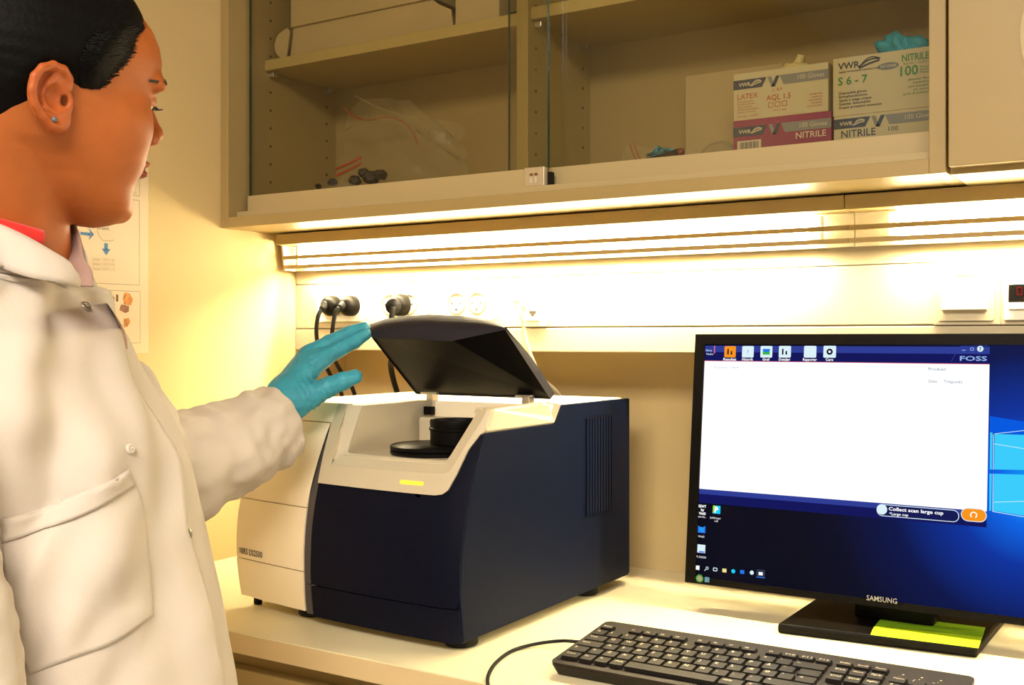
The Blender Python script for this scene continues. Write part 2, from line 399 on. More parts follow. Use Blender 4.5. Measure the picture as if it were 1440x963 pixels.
d2 = pane(-.886, -.2725, 1.381, 1.5025, 1.528, 'rear glass sliding door')
lk = obj('lock', boxb(-.8385, -.8050, 1.3495, 1.3528, 1.4985, 1.5265), M['steel'], d1, bevel=.0008)
pl = Plane((-.8385, 1.3495, 1.4985), (1, 0, 0), (0, 0, 1))
flat('lock_print', M['pwhite'], lk, lambda q: [pl.rect(q, .009, .005, .0145, .014), pl.rect(q, .017, .005, .0225, .014)])
flat('lock_print', M['pbrown'], lk, lambda q: [pl.rect(q, .009, .0155, .0145, .019), pl.rect(q, .017, .0155, .0225, .019)])
obj('door_stop', boxb(-.8042, -.799, 1.358, 1.368, 1.4990, 1.519), M['rubber'], d1)

# ---- closed wall cabinet on the right
c2 = empty('wall_cabinet', (.1, 1.48, 1.465), 'closed cream wall cabinet right of the glass-fronted one', 'cabinet')
obj('body', boxb(-.2495, .55, 1.322, YB, ZB-.002, ZT), M['laminate'], c2, bevel=.0008)
obj('door', boxb(-.2475, .15, 1.300, 1.3195, 1.4725, ZT), M['laminate'], c2, bevel=.0012)
obj('door', boxb(.153, .548, 1.300, 1.3195, 1.4725, ZT), M['laminate'], c2, bevel=.0012)
b = BM(); cyl(b, (-.0735, 1.2998, 1.6078), (0, -1, 0), .10, .0015, 64)
tag(obj('round_sign', b, mat('sign_card', (.50, .40, .21), .6, var=.03), edge=True), 'large round white sign on the closed cabinet door', 'sign')

# ---- sockets
def socket(xc, z=1.3375, wd=.104, label='', n=2):
    e = empty('wall_socket', (xc, YP, z), label, 'socket', 'double sockets on the service panel')
    b = BM(); prism(b, rrect(xc-wd/2, z-.028, xc+wd/2, z+.027, .004), (0, YP+.0008, 0), (1, 0, 0), (0, 0, 1), .006); obj('plate', b, M['white'], e)
    for s in (-1, 1):
        cx = xc+s*.0205
        b = BM(); lathe(b, [(.0185, 0), (.0185, .0015), (.017, .0022), (.0165, -.001)], (cx, YP-.0052, z), (0, -1, 0), 32); f = obj('socket_face', b, M['sock'], e, edge=True)
        p = Plane((cx, YP-.0075, z), (1, 0, 0), (0, 0, 1))
        flat('contact_hole', M['dark'], f, lambda q: [p.disc(q, -.0085, .000, .0022, .0002), p.disc(q, .0085, .000, .0022, .0002), p.disc(q, 0, -.0105, .0028, .0002)])
socket(-1.320, label='double wall socket holding two black plugs')
socket(-1.180, label='double wall socket holding one large black plug')
socket(-1.038, label='empty double wall socket left of the network outlet')
def plug(px, py, stem, lab, rad=.0185, face=(0, -1, 0)):
    c = ony(px, py, YP-.010); e = empty('power_plug', c, lab, 'plug', 'black plugs in the wall sockets')
    a = Vector(face).normalized()
    b = BM(); lathe(b, [(rad*.8, 0), (rad, .003), (rad, .012), (rad*.9, .020), (rad*.55, .028), (rad*.3, .030)], c, a, 28); obj('plug_body', b, M['black'], e, edge=True)
    return e, Vector(c)+a*.024
e, c = plug(497, 430, None, 'right one of the two black plugs with a cord leaving its socket')
s1 = ony(477, 432, YP-.045)
b = BM(); tube(b, [(*c, .010), (*(c*.5+Vector(s1)*.5), .0075), (*s1, .0055)], 0, 14, 4); obj('strain_relief', b, M['rubber'], e, smooth=True)
b = BM(); tube(b, [s1, ony(471, 442, YP-.05), ony(467, 470, YP-.045), ony(468, 500, YP-.02), ony(484, 530, 1.55), ony(500, 560, 1.58), (-1.335, 1.60, 1.0), (-1.33, 1.60, .905)], .0038, 10, 8); obj('cord', b, M['rubber'], e, smooth=True)
e, c = plug(471, 430, None, 'leftmost black plug with a cord in the corner socket')
s1 = ony(452, 435, YP-.045)
b = BM(); tube(b, [(*c, .010), (*(c*.5+Vector(s1)*.5), .0075), (*s1, .0055)], 0, 14, 4); obj('strain_relief', b, M['rubber'], e, smooth=True)
b = BM(); tube(b, [s1, ony(447, 446, YP-.05), ony(445, 470, YP-.045), ony(451, 500, YP-.02), ony(468, 533, 1.55), ony(482, 560, 1.58), (-1.365, 1.60, 1.0), (-1.36, 1.60, .905)], .0038, 10, 8); obj('cord', b, M['rubber'], e, smooth=True)
e, c = plug(567, 429, None, 'large angled black plug above the open lid', .0195)
s1 = ony(553, 431, YP-.05)
b = BM(); tube(b, [(*c, .012), (*(c*.4+Vector(s1)*.6), .0125), (*s1, .0135)], 0, 16, 4); obj('angled_head', b, M['rubber'], e, smooth=True)
b = BM(); tube(b, [s1, ony(551, 445, YP-.05), ony(551, 470, YP-.035), ony(551, 500, YP-.02), ony(551, 525, 1.53), (-1.25, 1.60, 1.1), (-1.25, 1.60, .905)], .005, 10, 6); obj('cord', b, M['rubber'], e, smooth=True)
# network outlet
xc, z = -.9075, 1.327
e = empty('network_outlet', (xc, YP, z), 'white network outlet with a plugged-in white cable', 'outlet')
b = BM(); prism(b, rrect(xc-.021, z-.0285, xc+.021, z+.028, .003), (0, YP+.0008, 0), (1, 0, 0), (0, 0, 1), .007); obj('plate', b, M['white'], e)
p = Plane((xc, YP-.0062, z), (1, 0, 0), (0, 0, 1))
b = boxb(xc-.015, xc+.013, YP-.010, YP-.0062, z-.020, z+.018); jk = obj('jack_insert', b, M['white'], e, bevel=.001)
p2 = Plane((xc, YP-.010, z), (1, 0, 0), (0, 0, 1))
flat('port', M['dark'], jk, lambda q: p2.poly(q, [(-.006, -.004), (-.006, -.009), (-.003, -.009), (-.002, -.013), (.002, -.013), (.003, -.009), (.006, -.009), (.006, -.004)]))
flat('contact', M['pline'], jk, lambda q: [p2.rect(q, -.006, .005, -.001, .012), p2.rect(q, .002, .004, .008, .013)])
obj('cable_plug', boxb(xc-.024, xc-.012, YP-.03, YP-.006, z+.002, z+.013), M['cable'], e, bevel=.001)
b = BM(); tube(b, [(xc-.018, YP-.03, z+.006), ony(734, 445, YP-.035), ony(738, 470, YP-.02), ony(747, 500, YP-.012), ony(763, 531, 1.535), ony(788, 557, 1.56), (-.90, 1.60, 1.12), (-.90, 1.60, .905)], .0026, 10, 8); obj('network_cable', b, M['cable'], e, smooth=True)
# isolator switch and timer
e = empty('wall_switch', (-.263, YP, 1.337), 'square white rocker switch on a labelled plate above the monitor', 'switch')
obj('back_plate', boxb(-.3027, -.2225, YP-.003, YP+.0005, 1.2965, 1.378), M['panel'], e, bevel=.001)
b = BM(); prism(b, rrect(-.2966, 1.302, -.2291, 1.3725, .003), (0, YP-.003, 0), (1, 0, 0), (0, 0, 1), .004); obj('frame', b, M['panel'], e)
obj('rocker', boxb(-.2905, -.2358, YP-.018, YP-.007, 1.3155, 1.3565), M['white'], e, bevel=.001)
p = Plane((-.2625, YP-.0071, 1.3655), (1, 0, 0), (0, 0, 1))
lb = obj('label_strip', boxb(-.2755, -.2495, YP-.0085, YP-.0071, 1.3608, 1.370), M['white'], e)
p = Plane((-.2625, YP-.0085, 1.3655), (1, 0, 0), (0, 0, 1)); flat('lettering', M['porange'], lb, lambda q: p.text(q, 'UNIT F BLUE', 0, -.0018, .0034, .021, 'C'))
e = empty('timer', (-.17, YP, 1.337), 'white timer with a red digit display at the right edge', 'timer')
obj('back_plate', boxb(-.2222, -.12, YP-.003, YP+.0005, 1.2965, 1.378), M['panel'], e, bevel=.001)
obj('case', boxb(-.2175, -.125, YP-.009, YP-.003, 1.302, 1.374), M['white'], e, bevel=.001)
obj('button_bar', boxb(-.2115, -.13, YP-.014, YP-.009, 1.3155, 1.3235), M['white'], e, bevel=.001)
ds = obj('display', boxb(-.2117, -.145, YP-.0115, YP-.009, 1.3245, 1.3465), M['black'], e)
p = Plane((-.2117, YP-.0115, 1.3245), (1, 0, 0), (0, 0, 1))
flat('digit', emat('red_led', (.75, .02, .02), .5), ds, lambda q: [p.frame(q, .010, .009, .0155, .018, .0012), p.frame(q, .022, .009, .0275, .018, .0012), p.disc(q, .0185, .004, .0016)])
p = Plane((-.2117, YP-.0092, 1.3245), (1, 0, 0), (0, 0, 1))
flat('lettering', M['pbrown'], e, lambda q: [p.text(q, 'LYS-AFTRÆK', .004, .0255, .0032, .03), p.text(q, 'TIMER', .004, .0305, .003, .016)])
p = Plane((-.2117, YP-.0141, 1.3155), (1, 0, 0), (0, 0, 1))
flat('lettering', M['pred'], e, lambda q: p.text(q, 'STOP', .0085, .0022, .0036, .012))

# ---- poster on the left wall (u along -Y seen from the room, v up)
po = empty('poster', (XL, 1.0, 1.255), 'paper poster with arrows and soil pictures behind the woman', 'poster')
obj('sheet', boxb(XL+.0004, XL+.0012, .74, 1.1625, 1.256, 1.585), M['paper'], po)
pp = Plane((XL+.0012, .74, 1.256), (0, 1, 0), (0, 0, 1))
H = lambda x, y: pp.hit(x, y)
def post_lines(q):
    a, b_ = H(196, 282), H(196, 401); pp.frame(q, .02, b_[1], a[0], a[1], .0012, .0002)
    c, d = H(197, 410), H(191, 482); pp.frame(q, .02, d[1], c[0], c[1], .0012, .0002)
    e_, f_ = H(196, 190), H(196, 276); pp.frame(q, .02, f_[1], e_[0], e_[1], .0012, .0002)
flat('frame_line', M['pline'], po, post_lines)
def post_arrows(q):
    a = H(113, 328); b_ = H(132, 328); v = a[1]
    pp.rect(q, a[0], v-.0022, b_[0]-.006, v+.0022); pp.poly(q, [(b_[0]-.010, v-.010), (b_[0], v), (b_[0]-.010, v+.010), (b_[0]-.005, v)])
    c = H(149, 342); d = H(149, 359); u = c[0]
    pp.rect(q, u-.0032, d[1]+.009, u+.0032, c[1]); pp.poly(q, [(u-.008, d[1]+.010), (u, d[1]), (u+.008, d[1]+.010)])
flat('arrow', M['pblue'], po, post_arrows)
def post_black(q):
    c = H(148, 310)
    for du in (-.0035, .0035):
        for dv in (-.0045, .0045): pp.disc(q, c[0]+du, c[1]+dv, .0036)
    pp.text(q, 'Soil Spectra', *H(136, 322), .0055, .022)
flat('print', M['pblack'], po, post_black)
flat('lettering', M['pline'], po, lambda q: [pp.text(q, 'Sample %d SOC=%s%%' % (i+1, s), *H(130, 366+6.6*i), .0052, .040) for i, s in enumerate(('1.4', '0.9', '1.1'))] +
     [pp.line(q, [H(136, 324), H(139, 331), H(143, 337), H(147, 339), H(151, 338), H(156, 339), H(160, 337)], .0012), pp.text(q, 'analysis', *H(180, 272), .006, .016)])
flat('soil_picture', M['pbrown'], po, lambda q: [pp.poly(q, [H(150, 411), H(156, 412), H(161, 419), H(160, 425), H(154, 423)]), pp.poly(q, [H(170, 428), H(181, 430), H(181, 438), H(176, 440), H(168, 436)]),
     pp.rect(q, *H(163, 424), *H(166, 414))])
flat('soil_picture', M['porange'], po, lambda q: [pp.poly(q, [H(176, 411), H(182, 413), H(187, 421), H(184, 429), H(174, 428), H(173, 419)]), pp.poly(q, [H(174, 448), H(181, 447), H(183, 453), H(179, 459), H(174, 461)])])

# ---- cabinet contents
def pbox(name, x0, x1, y0, y1, z0, z1, m, lab, cat='box', group=None):
    return tag(obj(name, boxb(x0, x1, y0, y1, z0, z1), m, bevel=.0012), lab, cat, group)
# left upper shelf: folded tray, carton on top, third carton
t = empty('cardboard_tray', (-1.2, 1.48, 1.771), 'white cardboard tray with rounded end flap under the carton', 'box')
z0 = 1.7714
b = BM(); prism(b, [(-1.375, z0), (-1.03, z0), (-1.022, z0+.012), (-1.030, z0+.032), (-1.06, z0+.0555), (-1.365, z0+.0555)], (0, 1.425, 0), (1, 0, 0), (0, 0, 1), -.004); obj('front_wall', b, M['card'], t)
obj('tray_body', boxb(-1.372, -1.07, 1.43, 1.57, z0, z0+.0555), M['card'], t)
fl = [(-1.374, z0+.0005)] + [(-1.384-.018*math.sin(math.pi*i/12)**.7, z0+.002+.050*i/12) for i in range(1, 12)] + [(-1.372, z0+.055), (-1.366, z0+.048)]
b = BM(); prism(b, fl, (0, 1.415, 0), (1, 0, 0), (0, 0, 1), -.0025); obj('end_flap', b, M['card'], t)
b = BM(); prism(b, [(-1.06, z0), (-1.015, z0), (-1.02, z0+.032), (-1.06, z0+.052)], (0, 1.42, 0), (1, 0, 0), (0, 0, 1), -.002); obj('end_flap', b, M['card'], t)
pbox('carton', -1.368, -1.055, 1.42, 1.58, z0+.0562, z0+.22, M['card'], 'large white carton lying on the folded cardboard tray')
pbox('carton', -1.008, -.925, 1.415, 1.56, z0, z0+.20, M['card'], 'narrow white carton upright at the right end of the upper shelf')
tag(obj('small_block', boxb(-.915, -.892, 1.425, 1.50, z0, z0+.012), M['black'], bevel=.001), 'small black object beside the narrow carton', 'block')
# white box and round lid
pbox('foam_box', -.672, -.52, 1.545, 1.585, 1.4972, 1.6775, M['card'], 'pale upright box panel behind the round lid')
b = BM(); lathe(b, [(.001, .006), (.030, .005), (.036, .002), (.036, -.002), (.001, -.003)], (-.612, 1.528, 1.5345), (0, -1, .12), 40)
tag(obj('petri_lid', b, mat('frosted_lid', (.36, .29, .16), .35, var=.04), smooth=True), 'pale round plastic lid leaning on the upright box', 'lid')
# tray with ball and bag with blue piece
e = empty('black_tray', (-.70, 1.47, 1.4967), 'low black tray with a raised right end on cabinet bottom', 'tray')
b = BM(); prism(b, [(-.795, 1.4968), (-.640, 1.4968), (-.640, 1.552), (-.70, 1.540), (-.79, 1.5345), (-.795, 1.543)], (0, 1.452, 0), (1, 0, 0), (0, 0, 1), -.003); obj('rim', b, M['black'], e)
obj('base', boxb(-.794, -.641, 1.4525, 1.52, 1.4967, 1.500), M['black'], e)
b = BM(); bmesh.ops.create_uvsphere(b, u_segments=20, v_segments=12, radius=.0058, matrix=Matrix.Translation((-.633, 1.44, 1.544)))
cyl(b, (-.633, 1.44, 1.4967), (0, 0, 1), .003, .045, 12)
tag(obj('red_knob', b, mat('dark_red_plastic', (.16, .02, .012), .4, var=.05), smooth=True), 'small dark red ball-headed stopper beside the black tray', 'stopper')
def crumple(nu, nv, fn, amp, seed, fr=9):
    r = np.random.RandomState(seed); ph = r.rand(6, 3)*7; fq = (r.rand(6, 2)-.5)*fr*2
    def d(u, v): return np.array([sum(math.sin(fq[i][0]*u*3+fq[i][1]*v*3+ph[i][k])/(i*.5+1) for i in range(6)) for k in range(3)])*amp
    b = BM(); g = [[b.verts.new(np.array(fn(i/(nu-1), j/(nv-1)))+d(i/(nu-1), j/(nv-1))) for j in range(nv)] for i in range(nu)]
    for i in range(nu-1):
        for j in range(nv-1): b.faces.new((g[i][j], g[i+1][j], g[i+1][j+1], g[i][j+1]))
    return b
e = empty('zip_bag', (-.70, 1.515, 1.50), 'small clear zip bag with a blue piece in the black tray', 'bag')
obj('film', crumple(14, 12, lambda u, v: (-.765+.12*u, 1.505+.02*v, 1.503+.075*v-.018*u*v), .0018, 4), M['film'], e, smooth=True)
for k in (0, 1):
    b = BM(); tube(b, [(-.752+k*.007, 1.518, 1.578), (-.742+k*.007, 1.512, 1.558), (-.722+k*.007, 1.506, 1.535)], .0007, 6, 6); obj('zip_strip', b, M['redzip'], e)
obj('blue_piece', crumple(16, 10, lambda u, v: (-.722+.05*u, 1.512+.008*math.sin(3*v), 1.548+.020*v*math.sin(math.pi*(.15+.8*u))), .0022, 8), M['nitrile'], e, smooth=True)
# left bay clear bags
e = empty('zip_bag', (-1.19, 1.5, 1.497), 'large crumpled clear zip bag with red closure in the left bay', 'bag')
def big(u, v):
    th = math.pi*(.05+.9*u); return (-1.335+.27*u-.01*v, 1.53-.045*math.sin(th)*(1-.3*v), 1.503+(.145+.055*math.sin(math.pi*u*.9+.5))*v)
obj('film', crumple(30, 22, big, .005, 11, 12), M['film'], e, smooth=True)
b = BM(); tube(b, [W(*q) for q in ((483, 152, 1.98), (500, 165, 1.965), (520, 169, 1.955), (540, 165, 1.95), (560, 168, 1.945), (578, 182, 1.945), (588, 203, 1.95))], .0012, 8, 6); obj('zip_strip', b, M['redzip'], e)
b = BM(); tube(b, [W(*q) for q in ((500, 135, 1.985), (530, 150, 1.96), (560, 160, 1.95), (590, 170, 1.95), (605, 190, 1.955))], .0018, 8, 6); obj('fold', b, M['film'], e)
e = empty('zip_bag', (-1.335, 1.46, 1.497), 'small clear zip bag of dark pieces beside the large bag', 'bag')
obj('film', crumple(14, 12, lambda u, v: (-1.345+.085*u, 1.46+.012*v, 1.499+.075*v*(.55+.5*u)), .0025, 15), M['film'], e, smooth=True)
for k in (0, 1):
    b = BM(); tube(b, [W(473, 238+9*k, 1.91), (W(490, 230+9*k, 1.90)), W(508, 221+8*k, 1.90)], .0022, 8, 5); obj('zip_strip', b, M['redzip'], e)
rr = np.random.RandomState(5)
for (x, y, s) in ((500, 254, .012), (522, 250, .015), (535, 246, .012), (511, 243, .010), (468, 256, .009), (448, 262, .006)):
    b = BM(); bmesh.ops.create_icosphere(b, subdivisions=2, radius=s)
    for v in b.verts: v.co = v.co*(1+.35*(rr.rand()-.5)); v.co.z *= .75
    c = ony(x, y, 1.475); bmesh.ops.translate(b, vec=c, verts=b.verts); obj('dark_piece', b, M['pgrey3'] if s > .008 else M['black'], e)

# ---- glove boxes
def swirl(q, p, u, v, s):
    for k in range(3):
        pts = [(u+s*(t*1.25-.1)+k*s*.02, v+s*(.12+.14*k)*math.sin(math.pi*t)+s*.35*t*t-(.1*s if k == 0 else 0)) for t in np.linspace(0, 1, 9)]
        p.line(q, pts, s*(.12-.025*k))
def glovebox(x0, x1, z0, z1, y0, lab, style):
    body = M['magenta'] if style == 'magenta' else M['cardw']
    e = empty('glove_box', ((x0+x1)/2, y0+.05, z0), lab, 'box', 'glove boxes in the cabinet')
    obj('carton', boxb(x0, x1, y0, y0+.105, z0, z1), body, e, bevel=.001)
    p = Plane((x0, y0, z0), (1, 0, 0), (0, 0, 1)); w_, h = x1-x0, z1-z0
    F = lambda nm, m, fn: flat(nm, m, e, fn)
    if style in ('latex', 'magenta', 'nitrile'):
        hi = {'latex': h-.0095, 'magenta': h-.0095, 'nitrile': h-.004}[style]; bh = .0128
        F('band', M['pnavy'], lambda q: [p.poly(q, [(.0, hi-bh), (w_*.31, hi-bh), (w_*.36, hi), (0, hi)]), p.poly(q, [(w_*.41, hi-bh*1.12), (w_*.45, hi-bh*1.12), (w_*.50, hi), (w_*.46, hi)])])
        F('band', M['pgrey'], lambda q: [p.poly(q, [(w_*.50, hi), (w_*.54, hi-bh), (w_, hi-bh), (w_, hi)]), p.poly(q, [(w_*.37, hi), (w_*.41, hi-bh*1.12), (w_*.45, hi-bh*1.12), (w_*.41, hi)])])
        F('lettering', M['pwhite'], lambda q: [p.text(q, 'VWR', w_*.06, hi-bh*.72, .0052, w_*.13, bold=.02, h=.0008), p.text(q, '100 Gloves', w_*.96, hi-bh*.70, .0065, w_*.27, 'R', h=.0008), swirl(q, Plane(p.p(0, 0, .0004), p.ex, p.ey), w_*.20, hi-bh*.66, .012)])
    if style == 'latex':
        F('lettering', M['pred'], lambda q: [p.text(q, 'LATEX', .006, h*.45, .0075, .029), p.text(q, 'AQL 1.5', .047, h*.36, .0075, .034, bold=.01), p.text(q, 'L  8-9', .056, h*.54, .004, .013)] +
          [p.text(q, s, .006, h*(.38-.055*i), .0024, wd) for i, (s, wd) in enumerate((('Disposable gloves', .023), ('Einmalhandschuhe', .025), ('Gants jetables', .021), ('Guantes desechables', .030), ('Guanti monouso', .026)))] +
          [p.text(q, 'Cat. No. 112-2373', .006, h*.07, .0028, .029)] + [p.frame(q, .050+.0095*i, h*.215, .0565+.0095*i, h*.31, .0008) for i in range(3)] + [p.text(q, '0 2 1 mm', .058, h*.12, .003, .017)] +
          [p.text(q, s, w_*.94, h*(.37-.06*i), .0026, wd, 'R') for i, (s, wd) in enumerate((('powder free', .017), ('puderfrei', .014), ('non poudrés', .018), ('sin polvo', .015), ('privi di polvere', .020)))])
    if style == 'magenta':
        F('lettering', M['pwhite'], lambda q: [p.text(q, 'NITRILE', w_*.95, h-.0325, .0085, w_*.30, 'R', bold=.01), p.rect(q, .006, h-.050, .040, h-.0285)])
        F('barcode', M['pblack'], lambda q: [p.rect(q, .010+i*.0019, h-.050, .010+i*.0019+(.0011 if (i*7) % 3 else .0006), h-.0305, .0008) for i in range(14)])
    if style == 'nitrile':
        F('lettering', M['pnavy'], lambda q: [p.text(q, 'NITRILE', .010, h-.0285, .0095, .044, bold=.01), p.text(q, '100', .070, h-.0255, .006, .012)])
    if style == 'green':
        F('lettering', M['pblack'], lambda q: [p.text(q, 'VWR', .007, h*.80, .0085, .028, bold=.02), swirl(q, p, .036, h*.81, .021), p.text(q, 'Supplies Partnership for Customer Solutions', .008, h*.74, .0022, .056, bold=.02)] +
          [p.text(q, s, .008, h*(.37-.062*i), .0036, wd, bold=.01) for i, (s, wd) in enumerate((('Disposable gloves', .036), ('Einmalhandschuhe', .037), ('Gants à usage unique', .042), ('Guantes desechables', .041), ('Guanti protettivi monouso', .055)))])
        F('lettering', M['pgreen'], lambda q: [p.text(q, 'S 6 - 7', .007, h*.53, .0105, .038, bold=.02), p.text(q, 'NITRILE', .088, h*.80, .0088, .033, bold=.02), p.text(q, '100', .086, h*.56, .0125, .022, bold=.02)] +
          [p.text(q, s, .110, h*(.66-.045*i), .0027, .011) for i, s in enumerate(('Pieces', 'Stück', 'Pièces'))] +
          [p.text(q, s, .122, h*(.47-.058*i), .0031, wd, 'R') for i, (s, wd) in enumerate((('powder free', .026), ('puderfrei', .020), ('non poudrés', .026), ('sin polvo', .020), ('privi di polvere', .032)))] + [p.text(q, 'Ref. No. 112-2371', .090, h*.74, .0026, .030)])
        F('badge', M['pgrey2'], lambda q: p.disc(q, .071, h*.755, .0135, .0004, 28, .0046))
        F('lettering', M['pwhite'], lambda q: p.text(q, 'EASY-DONN', .071, h*.735, .0036, .020, 'C', .0008, bold=.01))
    return e
ZC = 1.4968
glovebox(-.555, -.4195, ZC, 1.5790, 1.440, 'magenta glove box reading NITRILE with a barcode', 'magenta')
glovebox(-.5565, -.4250, 1.5795, 1.6450, 1.445, 'white glove box reading LATEX on top of the magenta box', 'latex')
glovebox(-.4165, -.2850, ZC, 1.5700, 1.440, 'white lower glove box with grey band under the green-lettered box', 'nitrile')
glovebox(-.4185, -.2870, 1.5705, 1.6470, 1.443, 'white glove box lettered in green reading S 6 - 7', 'green')
def rag(c, sx, sy, sz, seed):
    b = BM(); bmesh.ops.create_icosphere(b, subdivisions=4, radius=1); r = np.random.RandomState(seed); ph = r.rand(5)*7; k = (r.rand(5, 3)-.5)*9
    for v in b.verts:
        s = sum(math.sin(k[i]@np.array(v.co)+ph[i]) for i in range(5))*.13; s += noise.noise(v.co*3.1+Vector((seed, 0, 0)))*.35+noise.noise(v.co*7+Vector((seed, 2, 0)))*.12; v.co = Vector((v.co.x*sx*(1+s), v.co.y*sy*(1+s), max(0, v.co.z)**.9*sz*(1+s*1.4))) + Vector(c)
    return b
b = rag((-.492, 1.495, 1.6452), .030, .022, .013, 3); c = (-.484, 1.495, 1.655)
tube(b, [(-.488, 1.495, 1.652, .008), (-.480, 1.493, 1.661, .007), (-.476, 1.492, 1.671, .0055)], 0, 12, 4)
tag(obj('latex_glove', b, M['latex'], smooth=True), 'cream latex glove poking out of the LATEX box', 'glove')
b = rag((-.335, 1.49, 1.6472), .033, .025, .032, 9)
g = crumple(12, 6, lambda u, v: (-.395+.07*u, 1.475+.03*v, 1.6475+.016*u*u+.004*v), .0012, 2)
tag(obj('nitrile_glove', b, M['nitrile'], smooth=True), 'crumpled blue glove bulging from the green-lettered box', 'glove')
tag(obj('nitrile_glove', g, M['nitrile'], smooth=True), 'flat blue glove finger lying left of the crumpled blue glove', 'glove')

# ================================================================= ANALYSER
zsA = [.90, .916, .97, 1.02, 1.07, 1.115, 1.163, 1.2, 1.25]; gsA = [1.073, 1.071, 1.063, 1.066, 1.078, 1.094, 1.118, 1.138, 1.165]
_c = np.polyfit(zsA, gsA, 4)
def SF(x, z):
    y = float(np.polyval(_c, z))
    if x < -.8: y += .27*(x+.8)**2
    elif x > -.79: y += .006*((x+.79)/.035)**2
    return y
def patch(bm, poly, back, front, step=.014):
    """polygon in (x,z) laid on the curved front; back/front = offsets towards the room"""
    t = bmesh.new(); f = t.faces.new([t.verts.new((x, 0, z)) for x, z in poly]); bmesh.ops.triangulate(t, faces=[f])
    xs = [p[0] for p in poly]; zs = [p[1] for p in poly]
    for lo, hi, no in ((min(xs), max(xs), (1, 0, 0)), (min(zs), max(zs), (0, 0, 1))):
        n = max(1, int((hi-lo)/step))
        for i in range(1, n):
            c = lo+(hi-lo)*i/n; bmesh.ops.bisect_plane(t, geom=t.verts[:]+t.edges[:]+t.faces[:], plane_co=Vector(no)*c, plane_no=no)
    bmesh.ops.remove_doubles(t, verts=t.verts[:], dist=1e-6)
    a = {}; c = {}
    for v in t.verts:
        y = SF(v.co.x, v.co.z); a[v] = bm.verts.new((v.co.x, y-front, v.co.z)); c[v] = bm.verts.new((v.co.x, y-back, v.co.z))
    for f in t.faces:
        bm.faces.new([a[v] for v in f.verts]); bm.faces.new([c[v] for v in f.verts][::-1])
    for e in t.edges:
        if len(e.link_faces) == 1: v, w_ = e.verts; bm.faces.new((a[v], a[w_], c[w_], c[v]))
    t.free(); return bm
def fblock(bm, x0, x1, z0, z1, yb, off=0., nx=6, nz=8):
    fr = [[bm.verts.new((x0+(x1-x0)*i/nx, SF(x0+(x1-x0)*i/nx, z0+(z1-z0)*k/nz)-off, z0+(z1-z0)*k/nz)) for k in range(nz+1)] for i in range(nx+1)]
    bk = [[bm.verts.new((x0+(x1-x0)*i/nx, yb, z0+(z1-z0)*k/nz)) for k in range(nz+1)] for i in range(nx+1)]
    for i in range(nx):
        for k in range(nz):
            bm.faces.new((fr[i][k], fr[i+1][k], fr[i+1][k+1], fr[i][k+1])); bm.faces.new((bk[i][k], bk[i][k+1], bk[i+1][k+1], bk[i+1][k]))
        for k in (0, nz): bm.faces.new((fr[i][k], bk[i][k], bk[i+1][k], fr[i+1][k]))
    for k in range(nz):
        for i in (0, nx): bm.faces.new((fr[i][k], fr[i][k+1], bk[i][k+1], bk[i][k]))
    return bm
an = empty('analyser', (-.955, 1.29, .90), 'navy and beige benchtop analyser with its dark lid raised', 'analyser')
YE = 1.52
ZTOP = 1.188; ZFL = 1.124
obj('housing', fblock(BM(), -1.153, -.9925, .918, ZTOP, YE, -.002), M['beige'], an, edge=True)
obj('chamber_floor', fblock(BM(), -.9925, -.765, .918, ZFL, YE, -.006), M['silver'], an, edge=True)
obj('rear_deck', boxb(-.9925, -.765, 1.292, YE, ZFL, ZTOP), M['beige'], an, bevel=.003)
obj('chamber_ledge', boxb(-.965, -.77, 1.262, 1.2915, ZFL, 1.166), M['silver'], an, bevel=.004)
# right chamber wall with sloping face
b = BM(); prism(b, [(1.112, ZFL), (1.292, ZFL), (1.292, ZTOP), (1.142, ZTOP)], (-.777, 0, 0), (0, 1, 0), (0, 0, 1), .016); obj('chamber_wall', b, M['silver'], an)
b = BM(); prism(b, [(1.116, ZFL), (1.292, ZFL), (1.292, ZTOP), (1.149, ZTOP)], (-.9925, 0, 0), (0, 1, 0), (0, 0, 1), .0205); obj('chamber_wall', b, M['silver'], an)
# front panels
spl = [(-1.012, 1.1635), (-1.017, 1.14), (-1.0165, 1.107), (-1.014, 1.066), (-1.011, 1.011), (-1.010, .965), (-1.013, .917)]
spr = [(-1.0105, 1.1625), (-1.008, 1.136), (-1.004, 1.10), (-1.002, 1.087), (-1.0005, 1.04), (-.998, .994), (-.9995, .947), (-1.0005, .912)]
def cut(z0, z1):
    zz = [p[1] for p in spl][::-1]; xx = [p[0] for p in spl][::-1]
    ed = [(float(np.interp(z, zz, xx))-.0012, z) for z in np.linspace(z0, z1, 7)]
    wl = [(-1.156-.006*math.sin(math.pi*min(1, max(0, (z-.915)/.27))), z) for z in np.linspace(z1, z0, 7)]
    return ed+wl
for z0, z1 in ((.917, .9700), (.9715, 1.0530), (1.0545, 1.1635)): obj('front_panel', patch(BM(), cut(z0, z1), -.004, .002), M['beige'], an, edge=True)
